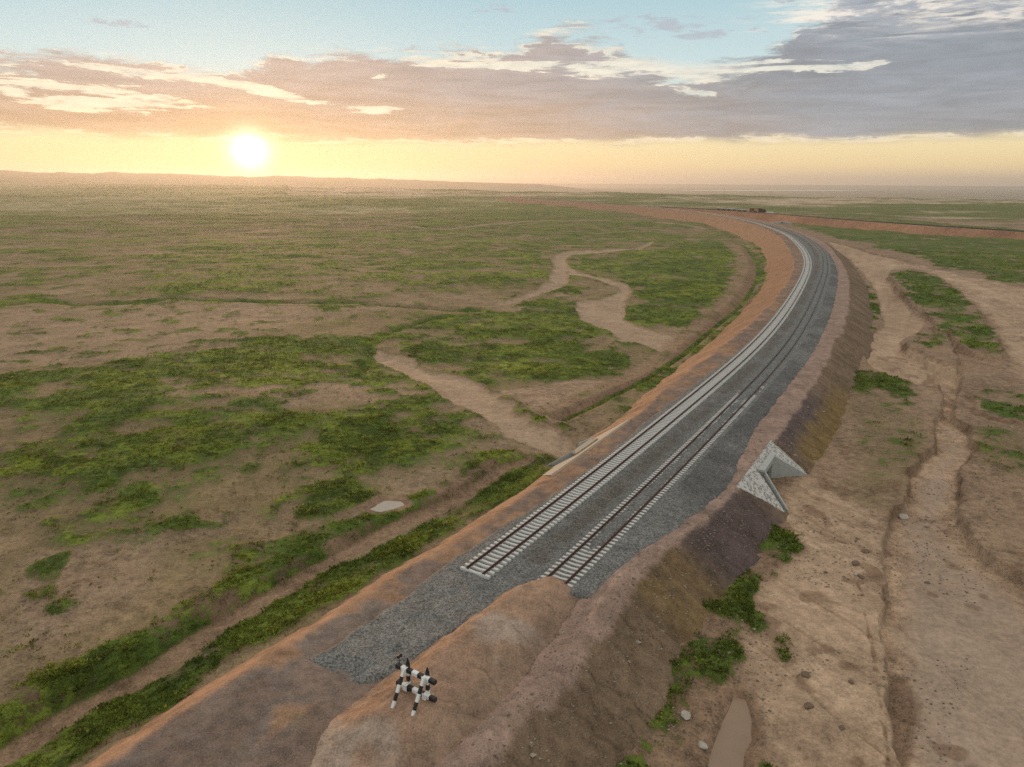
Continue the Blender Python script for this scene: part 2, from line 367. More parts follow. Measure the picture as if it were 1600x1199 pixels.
M_CONC=simple('sleeper_concrete',(.56,.55,.52),.85,.16,3.); M_CONC2=simple('buried_sleeper_concrete',(.52,.51,.48),.85,.18,2.)
M_RAIL=simple('rusty_rail_steel',(.070,.026,.020),.6,.3,4.); M_CLIP=simple('rail_clip_iron',(.05,.035,.03),.6,.2,8.)
M_WHITE=simple('white_paint',(.72,.72,.70),.5,.10,6.); M_BLACK=simple('black_paint',(.022,.021,.021),.4,.25,6.)
M_WALL=simple('cast_concrete',(.36,.37,.35),.9,.22,1.2,.01); M_MASON=mat_masonry(); M_DARK=simple('culvert_interior',(.05,.045,.04),.95,.2)  # culvert_interior is near-black: shade inside the barrel given as colour
M_ROCK=simple('weathered_rock',(.40,.36,.31),.9,.3,4.,.02); M_CLOD=simple('earth_clod',(.16,.11,.075),.95,.35,5.,.02)

# ------------------------------------------------------------------ the railway axis and the profile measured along it
TA=[(741,895.5),(827,829),(900,774),(1030,668),(1161,560),(1208,511),(1236,472),(1253,442),(1262,420),(1261,402),(1250,384),(1228,366),(1190,351),(1150,341),(1100,333),(1040,326),(990,321.5),(945,318.2)]
TB=[(876,904),(921,860),(1020,768),(1118,665),(1221,560),(1253,510),(1275,468),(1285,440),(1292,412),(1287,394),(1270,377),(1240,362.5),(1195,349.5)]
A=Line(W(TA,.5),fwd=500)
sB,dB=A.sd(W(TB,.45))
fB=lambda s: np.interp(s,[0,60,120,180,240,290,340,400,500,2000],[5.75,5.6,5.3,5.35,5.9,7.2,8.0,7.8,5.6,5.2])
crL=lambda s: np.interp(s,[-60,-20,-8,5,20,30,45,60,85,110,140,170,200,250,300,450,2000],[-5.8,-5.8,-5.2,-4.6,-4.2,-4.5,-4.5,-5.6,-5.4,-5.,-4.4,-4.1,-4.2,-4.7,-5.6,-4.8,-4.8])
crR=lambda s: np.interp(s,[-60,-12,-2,5,9,16,22,28,40,60,100,140,200,250,300,340,450,2000],[10.6,10.6,11.3,10.4,10.6,10.9,12.,12.4,12.6,12.2,12.3,12.8,12.7,11.8,12.2,13.5,13.5,9.5])
PL=lambda y: np.interp(y,[0,40,70,100,130,180,300,500,900,5000],[-1.1,-1.1,-1.7,-2.2,-4.2,-5.4,-5.6,-7.,-8.,4.])
PR=lambda y: np.interp(y,[0,60,150,250,400,900,3000],[-2.8,-2.8,-3.1,-4.,-4.6,-6.,-4.])

# ------------------------------------------------------------------ terrain heights and colours
SAND=np.array((.485,.375,.265)); DIRT=np.array((.355,.255,.17)); OLIVE=np.array((.195,.195,.082)); RED=np.array((.20,.12,.075))
GREEN=np.array((.074,.112,.020)); DKGREEN=np.array((.034,.056,.012)); LIME=np.array((.185,.215,.032)); ORANGE=np.array((.40,.20,.095))  # LIME is the sunlit version of the plant green, held as colour
PATH=W([(-60,1222),(14,1189),(105,1133),(210,1080),(297,1021),(384,969),(512,896),(578,857),(625,832),(675,810),(737,776),(769,754),(787,738),(812,729),(845,718)],-2.9)
DITCH2=W([(868,671),(880,665),(922,644),(969,616),(1001,598),(1037,569),(1070,543),(1100,513),(1135,481),(1160,464),(1177,437),(1186,420),(1184,400),(1165,377),(1140,368)],-3.6)
pL=lambda q,z=-2.: W(q,z)
WASH1=pL([(606,560),(575,540),(590,528),(640,545),(675,563),(719,576),(756,591),(766,604),(806,629),(812,644),(859,666),(906,682),(930,690),(900,722),(881,716),(837,702),(787,687),(759,670),(750,653),(712,636),(690,617),(647,586)],-2.4)
RIVER=pL([(755,473),(795,463),(840,445),(858,434),(861,419),(866,411),(861,398),(869,391),(889,386),(915,385),(944,385),(993,383),(1002,379),(1012,374),(1022,372),(1012,380),(1000,386),(931,390),(893,393),(884,399),(887,408),(892,413),(887,427),(889,434),(872,444),(840,455),(795,469)],-4.6)
BRANCH=pL([(887,410),(918,422),(954,430),(980,437),(988,445),(981,464),(975,477),(975,490),(994,500),(1035,512),(1067,518),(1060,530),(1032,546),(1002,530),(968,526),(957,510),(931,500),(911,490),(905,481),(900,463),(911,460),(937,460),(957,453),(972,446),(965,440),(931,430),(905,424),(887,420)],-4.)
DRYPATCH=pL([(775,607),(830,595),(900,590),(975,588),(960,610),(900,640),(862,662),(840,650),(806,626)],-2.4)
BARE=[pL([(-80,470),(120,462),(300,458),(560,458),(585,466),(500,480),(440,500),(330,522),(200,545),(60,560),(-80,565)],-2.5),
      pL([(560,790),(640,760),(700,735),(760,718),(800,722),(740,765),(660,805),(560,845),(500,860),(480,850)],-1.3),
      pL([(0,900),(60,860),(200,850),(330,800),(420,770),(380,830),(260,850),(220,930),(120,990),(0,1040)],-1.1),
      pL([(380,545),(470,530),(520,560),(590,580),(600,620),(520,630),(430,640),(380,600)],-2.)]
LUSH=[pL([(-80,575),(60,565),(200,552),(330,525),(460,500),(560,505),(600,520),(585,560),(480,590),(330,600),(200,615),(60,640),(-80,650)],-2.),
      pL([(600,508),(700,485),(790,474),(860,447),(890,438),(905,455),(898,470),(903,490),(960,532),(1000,556),(960,578),(860,588),(770,602),(740,585),(690,560),(640,540)],-3.),
      pL([(895,400),(960,393),(1030,385),(1100,370),(1150,378),(1176,400),(1172,430),(1150,455),(1115,485),(1075,515),(1000,497),(980,485),(985,465),(992,445),(980,432),(920,418)],-4.6),
      pL([(500,665),(580,655),(620,690),(650,720),(590,745),(560,790),(480,820),(400,850),(300,850),(290,820),(400,780),(500,770),(490,720)],-1.4),
      pL([(210,930),(290,905),(310,950),(260,965),(215,960)],-1.1),
      pL([(590,548),(625,575),(690,620),(640,625),(600,600),(560,575)],-1.6),
      pL([(230,380),(420,370),(640,350),(830,345),(1020,355),(1060,368),(860,380),(840,410),(700,440),(560,430),(380,420)],-5.),
      pL([(480,640),(560,655),(700,665),(740,690),(700,640),(640,640)],-1.5)]
STRIPR=[pL([(760,805),(680,850),(587,905),(512,953),(440,1005),(381,1030),(297,1082),(196,1148),(100,1205),(-40,1290),(-80,1260),(60,1175),(130,1135),(230,1080),(310,1032),(400,975),(520,906),(640,842),(740,790),(800,755)],-2.5),
        pL([(1000,622),(1037,597),(1075,568),(1110,532),(1140,507),(1162,485),(1180,468),(1200,440),(1204,415),(1192,412),(1186,440),(1170,468),(1150,485),(1125,510),(1085,545),(1040,585),(1000,612)],-3.8)]
GR=[W(q,z) for q,z in [
   ([(1390,430),(1413,421),(1467,427),(1490,447),(1513,467),(1533,487),(1553,517),(1573,557),(1550,566),(1507,552),(1483,530),(1462,520),(1453,497),(1427,477),(1403,450)],-2.6),
   ([(1432,526),(1462,515),(1480,522),(1482,542),(1453,552),(1430,540)],-2.6),
   ([(1190,338),(1254,353),(1283,363),(1337,378),(1366,383),(1390,392),(1421,398),(1447,411),(1480,419),(1523,431),(1556,442),(1640,452),(1700,420),(1700,365),(1400,340)],-4.5),
   ([(1512,607),(1553,603),(1600,613),(1680,620),(1680,680),(1600,662),(1560,657),(1517,643)],-2.8),
   ([(1303,390),(1317,403),(1340,425),(1360,447),(1365,473),(1372,500),(1360,515),(1350,505),(1340,470),(1335,440),(1315,415)],-3.4),
   ([(1328,590),(1345,575),(1380,582),(1420,598),(1440,612),(1432,635),(1410,632),(1380,610),(1345,605),(1330,608)],-2.9),
   ([(970,1230),(985,1150),(1015,1105),(1035,1075),(1060,1035),(1080,1005),(1095,970),(1120,935),(1150,905),(1170,915),(1150,945),(1150,985),(1155,1030),(1162,1075),(1145,1095),(1128,1135),(1108,1230)],-2.9),
   ([(1120,930),(1165,880),(1215,830),(1245,850),(1225,880),(1180,905),(1150,930)],-2.8),
   ([(1165,1135),(1185,1130),(1195,1175),(1215,1230),(1165,1230),(1170,1170)],-2.9),
   ([(1172,960),(1190,975),(1215,995),(1225,1030),(1205,1000),(1178,985)],-2.9)]]
GRD=[.74,.62,.80,.70,.82,.60,.66,.50,.6,.62]
SPARSE=[W([(1345,610),(1400,620),(1440,650),(1440,700),(1420,760),(1400,800),(1340,790),(1300,770),(1330,720),(1340,660)],-2.8), W([(1520,660),(1600,665),(1700,680),(1700,760),(1600,745),(1530,720)],-2.8)]
CHAN=W([(1440,600),(1462,600),(1470,620),(1470,640),(1462,650),(1460,672),(1468,690),(1466,700),(1446,712),(1440,726),(1428,738),(1426,752),(1420,772),(1400,800),(1385,830),(1375,900),(1385,1000),(1400,1100),(1425,1230),(1700,1230),(1700,960),(1600,905),(1560,878),(1525,845),(1500,800),(1496,772),(1496,750),(1500,732),(1510,718),(1518,696),(1514,674),(1492,654),(1496,626),(1506,600),(1500,586),(1450,580)],-3.2)
UPWASH=W([(1290,372),(1310,388),(1330,402),(1350,425),(1368,450),(1378,480),(1380,508),(1362,522),(1345,530),(1340,548),(1360,575),(1400,592),(1440,604),(1462,604),(1506,600),(1506,584),(1460,574),(1443,562),(1406,549),(1412,530),(1440,518),(1450,500),(1425,480),(1400,454),(1386,430),(1395,418),(1440,412),(1400,400),(1340,385)],-3.2)
HILL=W([(1412,545),(1432,527),(1480,524),(1492,545),(1502,578),(1464,571),(1445,560)],-2.2)
FAN=W([(1222,800),(1258,745),(1300,770),(1360,800),(1400,830),(1390,900),(1385,1000),(1410,1230),(1220,1230),(1175,1120),(1160,1060),(1155,960),(1180,915),(1235,870),(1240,830)],-2.9)
CANAL=W([(1147,1096),(1161,1100),(1167,1129),(1168,1159),(1157,1175),(1155,1199),(1150,1260),(1080,1290),(1113,1199),(1127,1159),(1139,1123)],-3.5)
POND=W([(570,792),(586,783),(600,777),(625,779),(632,783),(619,789),(594,795)],-1.35)
PALE=W([(1395,400),(1440,410),(1480,422),(1530,434),(1600,450),(1700,470),(1700,612),(1600,602),(1580,560),(1556,505),(1520,465),(1480,440),(1440,418)],-3.)
PLAYA=W([(1395,1040),(1410,1045),(1428,1087),(1420,1120),(1403,1170),(1394,1120)],-3.2)
def flow(X,Y,ang,wl,st,seed,o=4):
    c,s=math.cos(ang),math.sin(ang); return fbm((X*c+Y*s),( -X*s+Y*c)/st,wl,seed,o)
def terrain(X,Y):
    """height, soil colour, plant colour, plant cover, zone for arrays of places"""
    n=len(X); XY=np.stack([X,Y],-1); r=np.hypot(X,Y); az=np.degrees(np.arctan2(X,Y))
    S=np.full(n,3000.); D=np.where(az<-17,-3000.,3000.)
    near=np.where((r<1900)&(Y>-120))[0]; S[near],D[near]=A.sd(XY[near])
    # beyond the tracked end of the line sides are told by direction
    t=sst(D,-9,9); zl=PL(Y); zr=PR(Y); z=lerp(zl,zr,t); left=1-t
    n30=fbm(X,Y,34,1,5); n9=fbm(X,Y,9,7,4); n3=fbm(X,Y,3.1,13,4); n1=fbm(X,Y,.9,21,3); n200=fbm(X,Y,240,31,4)
    amp=np.clip(r/260,.12,2.2)
    z=z+(n30-.5)*amp*1.0+(n9-.5)*.26+(n3-.5)*.12
    z+= (n200-.5)*np.clip((r-200)/500,0,1)*5
    clump=sst(fbm(X,Y,4.2,93,2),.60,.78); g=np.where(left>.5, .46+(n30-.5)*.8+(n9-.5)*.75+(n3-.5)*.35+clump*.22, .12+(n30-.5)*.25+(n3-.5)*.2)
    fb=np.clip((r-450)/500,0,1); g=lerp(g,.52+(n200-.5)*.9+(n30-.5)*.6+np.where(az<-8,-.06,.10),fb)
    soil=lerp(SAND,DIRT,sst(n9*.5+n30*.5,.3,.7)[:,None])
    soil=lerp(soil,OLIVE,(left*(.42+.5*sst(fbm(X,Y,15,41,4),.25,.62)))[:,None])
    soil=lerp(soil,np.array((.345,.262,.182))*(.85+.3*n3)[:,None],(t*(r<700)*.85)[:,None])
    zone=np.zeros(n,int)
    wob=(n3-.5)*3.+(n9-.5)*4.5
    def sf(s): return np.maximum(s,r*.006)
    def pm(poly,soft=.8,w=1.):
        d=psd(XY,poly)+wob*w*np.clip(r/120,.5,2.5); s=sf(soft); return sst(d,-s,s)
    for p_ in BARE:
        m=pm(p_,2.5,2.); g=lerp(g,.20+(n9-.5)*.3+(n3-.5)*.25+clump*.42,m*.85); soil=lerp(soil,SAND*.92,(m*.7)[:,None])
    for i,p_ in enumerate(LUSH):
        m=pm(p_,1.8,1.8); g=lerp(g,[.76,.82,.96,.66,.70,.85,.72,.60][i]-.05+(n9-.5)*1.1+(n3-.5)*.6,m)
    # --- left river and washes
    for p_,dep,w_ in ((WASH1,.55,1.),(RIVER,.7,.6),(BRANCH,.35,.7)):
        d=psd(XY,p_)+wob*w_*.8; s=sf(.35); m=sst(d,-s,s); z=z-dep*sst(d,-s*1.2,s*1.2+.3); g=lerp(g,-.3,sst(d,-s*.6,s)); 
        st=flow(X,Y,.75,2.6,6.,51); soil=lerp(soil,SAND*(1.06+.44*st)[:,None],m[:,None]); zone[m>.5]=1
        rim=sst(d,-2.6,-.3)*(1-m); g=g+rim*.16; cut=np.exp(-(d/.45)**2); soil=lerp(soil,RED*1.1,(cut*.7*n3)[:,None])
    z=z-WASH_DROP(XY)*left
    m=pm(DRYPATCH,1.,.8); g=lerp(g,.15,m); soil=lerp(soil,SAND*.95,m[:,None])
    # long dark watercourse line on the far left plain and a thin track
    for ln,wd,dep,gg in ((LINE1,2.2,.8,.45),(LINE2,1.6,.5,.3)):
        d,s_,_=lsd(XY,ln); q=np.exp(-(np.maximum(d+(n3-.5)*2,0)/(wd))**2); z-=q*dep; g=g+q*gg
    d,s_,_=lsd(XY,TRACK1); q=np.exp(-(d/np.maximum(1.5,r*.005))**2)*.9; g=lerp(g,-.1,q); soil=lerp(soil,SAND*1.1,q[:,None])
    # --- sides of the embankment: strips of weeds, ditch with a track in it
    m=sst(psd(XY,STRIPR[0])+wob*.35+1.1,-.5,.5); g=lerp(g,.80+(n3-.5)*.9,m); m=sst(psd(XY,STRIPR[1])+wob*.5+.8,-.8,.8); g=lerp(g,.72+(n3-.5)*.8,m)
    d,s_,tt=lsd(XY,PATH,30); zf=np.interp(S,[-60,-20,-8,5,13,24,32],[-2.7,-2.6,-2.35,-2.3,-2.5,-2.7,-2.9])
    dj=np.maximum(d-.55+(n3-.5)*.5,0); on=(d<29)
    prof=np.where(s_<0,zf+dj*1.05+(n3-.5)*.25*np.minimum(dj,1),zf+dj*.22)
    fade=sst(tt,.985,.95); zz=np.minimum(z,prof); z=np.where(on,lerp(z,zz,fade),z)
    pathm=sst(d+(n3-.5)*.5,.85,.45)*fade; bankm=((s_<0)&on)*sst(d,.6,.9)*sst(d,3.2,1.6)*fade; topm=((s_<0)&on)*sst(d,1.5,2.4)*sst(d,4.4,2.8)*fade
    g=lerp(g,-.3,pathm); soil=lerp(soil,DIRT*.95,pathm[:,None]); soil=lerp(soil,DIRT*.62,(bankm)[:,None])  # bank soil darkened to carry the shade on the ditch side
    g=np.where(bankm>.3,lerp(g,.58+(n3-.5)*.7+np.where(S<8,.08,-.1),bankm),g); g=lerp(g,.80+(n3-.5)*.8,topm*.9); zone[pathm>.5]=2
    d,s_,tt=lsd(XY,DITCH2,30); on=(d<29); dj=np.maximum(d-.25,0); fade=sst(tt,0.,.03)*sst(tt,1.,.93)
    w2=1.+np.clip((r-120)/150,0,1.2); zb=np.interp(r,[90,110,140,200,600],[-3.4,-3.9,-5.2,-7.,-7.2]); prof=zb+dj*.75/w2*1.3
    z=np.where(on,lerp(z,np.minimum(z,prof),fade),z)
    lb=((s_<0)&on)*sst(d,.2,.5)*sst(d,3.*w2,1.8*w2)*fade; cr=((s_<0)&on)*sst(d,1.5*w2,2.4*w2)*sst(d,5.5*w2,3.5*w2)*fade; fl=on*sst(d,.9,.4)*fade
    soil=lerp(soil,DIRT*.8,lb[:,None]); g=lerp(g,.30+(n3-.5)*.5,lb*.9); soil=lerp(soil,DIRT*1.05,cr[:,None]); g=lerp(g,.38+(n3-.5)*.5,cr*.9)
    g=lerp(g,.85,fl); soil=lerp(soil,DIRT*.6,fl[:,None]); zone[((lb>.4)|(fl>.5))]=2
    # --- right side: sandy washes, raised islands, cut banks
    for p_,dd_ in zip(GR,GRD):
        m=pm(p_,1.4,.9); g=lerp(g,dd_+(n9-.5)*.7+(n3-.5)*.7,m)
    for p_ in SPARSE:
        m=pm(p_,2.,1.); g=lerp(g,.36+(n9-.5)*.3+(n3-.5)*.5,m*(g<.5)); soil=lerp(soil,OLIVE*1.25,(m*.45)[:,None])
    for p_,up_ in ((GR[0],.9),(HILL,1.1),(GR[3],.35)):
        d=psd(XY,p_)+wob*.5; z+=up_*sst(d,-.3,.2); cut=np.exp(-((d+.15)/.6)**2)*(t>.5); soil=lerp(soil,RED*.62,(cut*sst(n3,.3,.7))[:,None]); g=g-cut*.5
    for p_,dep,zn in ((PALE,.05,0),(UPWASH,.6,1),(CHAN,1.2,1),(FAN,.18,0)):
        d=psd(XY,p_)+wob*(.3 if zn else .8); s=.22 if zn else 1.5; m=sst(d,-s,s); z-=dep*m; g=lerp(g,-.25,m)
        fl_=flow(X,Y,{.05:-.3,.6:-.5,1.2:.10,.18:.55}[dep],2.2,7.,61); f2=flow(X,Y,.25,.7,9.,67,3)
        f3=flow(X,Y,{.05:-.3,.6:-.5,1.2:.12,.18:.5}[dep],5.5,5.,63,3); rl_=1-sst(np.abs(f3-.5),.0,.035); r2_=1-sst(np.abs(fl_-.5),.0,.05); z-=m*(rl_*.10+r2_*.03); soil=lerp(soil,SAND*(.84+.46*fl_+.28*f2-.30*rl_-.12*r2_+.22*sst(f3,.55,.7))[:,None]*np.array((1.16,1.12,1.10)),m[:,None]); z+=m*(fl_-.5)*.22
        if zn: cut=np.exp(-((d+.05)/.42)**2); soil=lerp(soil,RED*.62,(cut*sst(n9*.6+n3*.4,.35,.65)*.9)[:,None]); zone[m>.5]=1
    for i_ in (6,7,8,9):
        m=sst(psd(XY,GR[i_])+wob*.5+.4,-.8,.8); g=lerp(g,.50+(n9-.5)*.9+(n3-.5)*1.2,m); soil=lerp(soil,DIRT*.75,(m*.7)[:,None])
    chm=sst(psd(XY,CHAN)+wob*.5,.5,3.); soil=lerp(soil,np.array((.58,.49,.40))*(.78+.38*n9)[:,None],(chm*.8)[:,None])
    d=psd(XY,PLAYA)+wob*.25; m=sst(d,-.3,.4); z-=.35*m; soil=lerp(soil,DIRT*.6,(m*.7)[:,None])
    for ln in CRACKS:
        d,s_,tt=lsd(XY,ln,8); w_=.07+.08*n3; q=np.exp(-((d+(n1-.5)*.3+(n3-.5)*.5)/w_)**2)*sst(n3,.25,.5); z-=q*.14; soil=lerp(soil,RED*.7,(q*.8)[:,None])
    spots=sst(fbm(X,Y,2.2,91,2),.80,.9)*(t>.5)*(r<160); soil=lerp(soil,RED*.7,(spots*.6)[:,None])
    for p_,dep in ((CANAL,.75),(POND,.18)):
        d=psd(XY,p_); z-=dep*sst(d,-.9 if dep>.5 else -.5,.25); m=sst(d,-1.2,-.3); g=lerp(g,-.2,m); soil=lerp(soil,DIRT*.8,m[:,None])
    global DETAIL; DETAIL=1-.62*np.clip(chm+.7*sst(psd(XY,UPWASH),-.5,1.)+.45*sst(psd(XY,FAN),-1,1)+.6*sst(psd(XY,WASH1),-.5,.8)+.6*sst(psd(XY,RIVER),-.5,1.)+.5*sst(psd(XY,BRANCH),-.5,1.),0,1)
    tf=np.clip(g,0,1)
    z+=sst(tf,.42,.62)*(n1*.16+n3*.10)*np.clip(1.4-r/220,.0,1)
    # --- plant colour, with the sunlit yellow-green mixed in
    vmix=fbm(X,Y,6,71,4); veg=lerp(GREEN,LIME,(sst(vmix,.35,.75)*.6+sst(n30,.5,.8)*.4)[:,None]); veg=lerp(veg,DKGREEN,sst(fbm(X,Y,2.2,77,3),.5,.8)[:,None]*.75)
    veg=lerp(veg,GREEN*.85,(t*.55)[:,None]); veg=lerp(veg,OLIVE*.72,(sst(.62-g,0,.2)*.55*left)[:,None])
    farv=np.clip((r-250)/700,0,1)[:,None]; veg=lerp(veg,np.array((.115,.125,.040))*(.8+.4*n30)[:,None],farv*.85)
    # --- plateau edge, the low country beyond, hills on the left skyline
    redge=np.interp(az,[-180,-60,-36,-20,-8,0,10,20,36,60,180],[5000,6000,5600,4600,3300,2700,2300,2000,1900,2200,5000])*(.93+.14*fbm(az*10,az*0,40,5,3))
    k=sst(r,redge,redge*1.25); z=lerp(z,-92+(n200-.5)*3,k)
    # low swells on the plateau rim
    ridge=fbm(az*14,az*0+3,60,15,4); ri=np.exp(-((r-redge*.9)/(redge*.12))**2); z+=ri*(ridge-.35)*np.where(az>15,13,5)*(r>1200)
    for r0,wd,ax,hx,sd_ in HILLS:
        pr=(fbm(az*12,r*.012,30,sd_,4,.55)-.5); top=np.interp(az,ax,hx); top=top+pr*44*np.clip(top/60,0,1)
        z+= k*np.clip(top+92,0,400)*(top>-80)*np.exp(-np.abs((r-r0)/wd)**2.6)*(r>redge*.9)
    hl=(sst(r,5000,6500)*.8)[:,None]; soil=lerp(soil,np.array((.15,.115,.07)),hl*.8); g=lerp(g,.42+(n200-.5)*.5,hl[:,0])
    return z,np.clip(soil,.01,1),np.clip(veg,.005,1),g,zone,S,D
def WASH_DROP(XY):
    # the left wash runs down into the culvert mouth
    c=A.at(np.array([35.]),-8.)[0]; d=np.hypot(XY[:,0]-c[0],XY[:,1]-c[1]); return 1.1*np.exp(-(d/7.)**2)
LINE1=W([(-90,470),(0,463),(60,457),(130,461),(220,459),(260,452),(330,455),(450,459),(560,459),(660,466),(740,471)],-3.)
LINE2=W([(560,575),(585,545),(578,525),(600,505),(640,492),(700,478)],-2.8)
TRACK1=W([(600,352),(700,358),(850,345),(960,347),(1040,349),(1100,357)],-7)
CRACKS=[W([(1350,960),(1362,1010),(1368,1060),(1376,1110),(1384,1160),(1390,1230)],-3.1),W([(1330,880),(1345,920),(1352,962)],-3.),
W([(1260,790),(1310,810),(1360,835),(1385,850)],-2.9),W([(1280,830),(1330,850),(1350,880)],-2.9)]
HILLS=[(9300,900,[-90,-60,-36,-30,-26,-22,-19,-16,-13,-9,-4,2,8],[40,104,110,100,92,84,80,82,64,44,20,2,-92],83),(7700,700,[-90,-60,-36,-31,-28,-26],[20,66,62,44,10,-92],87)]

def col_angles():
    a=np.arange(-44,44.001,.088); o1=np.linspace(44,316,56)[1:-1]; return np.radians(np.r_[a,o1])
def row_radii():
    r=[3.,9,15,20,24,27]; 
    while r[-1]<14500:
        q=r[-1]; px=q*q/(HC*760)
        if q<36: px=max(px,.12)
        cap=2.2 if q<900 else (8 if q<1600 else (q*.02)); r.append(q+min(max(px,.085),cap))
    r+= [15500,17000,19000,22000,26000,32000,40000,55000]; return np.array(r)
def build_ground():
    th=col_angles(); rr=row_radii(); nr,nc=len(rr),len(th)
    R,T=np.meshgrid(rr,th,indexing='ij'); X=(R*np.sin(T)).ravel(); Y=(R*np.cos(T)).ravel()
    z,soil,veg,g,zone,S,D=terrain(X,Y); det=np.r_[DETAIL,1.]
    # keep the plain under the embankment body
    inb=(D>crL(S)-.3)&(D<crR(S)+.3)&(S<1480)&(S>-60); z=np.where(inb,np.minimum(z,-1.5),z)
    V=np.stack([X,Y,z],-1); Fq=grid_faces(nr,nc,True)[:,::-1]
    V=np.vstack([V,[[0,0,-1.5]]]); c0=len(V)-1
    # vertex normals of the whole sheet so that its pieces meet without a seam
    tri=V[Fq]; fn=np.cross(tri[:,2]-tri[:,0],tri[:,3]-tri[:,1]); vnm=np.zeros_like(V)
    for k in range(4): np.add.at(vnm,Fq[:,k],fn)
    vnm[c0]=(0,0,1); vnm/= (np.linalg.norm(vnm,axis=1)[:,None]+1e-12)
    steep=np.clip((1-vnm[:-1,2])*3.2,0,1)*(R.ravel()<900); soil=lerp(soil,RED*1.05,(steep*.65)[:,None])
    soil=np.vstack([soil,[DIRT]]); veg=np.vstack([veg,[GREEN]]); g=np.r_[g,.1]
    rc=R.ravel()[Fq[:,0]]; zf=np.where(rc>5900,3,zone[Fq[:,0]])
    for k,name in ((0,'ground'),(1,'stream_bed'),(2,'ditch'),(3,'hills')):
        f=Fq[zf==k]; used=np.unique(f); mp=np.full(len(V),-1); 
        if k==0: used=np.unique(np.r_[used,np.arange(nc),[c0]])
        mp[used]=np.arange(len(used)); f=mp[f]
        if k==0:
            j=np.arange(nc); fan=np.stack([mp[np.full(nc,c0)],mp[(j+1)%nc],mp[j],mp[j]],-1)
        o=mesh_np(name,V[used],f,M_GROUND,cols={'soil':soil[used],'veg':veg[used]},flts={'grass':g[used],'detail':det[used]},normals=vnm[used])
        tag(o,kind='structure')
    return
build_ground()

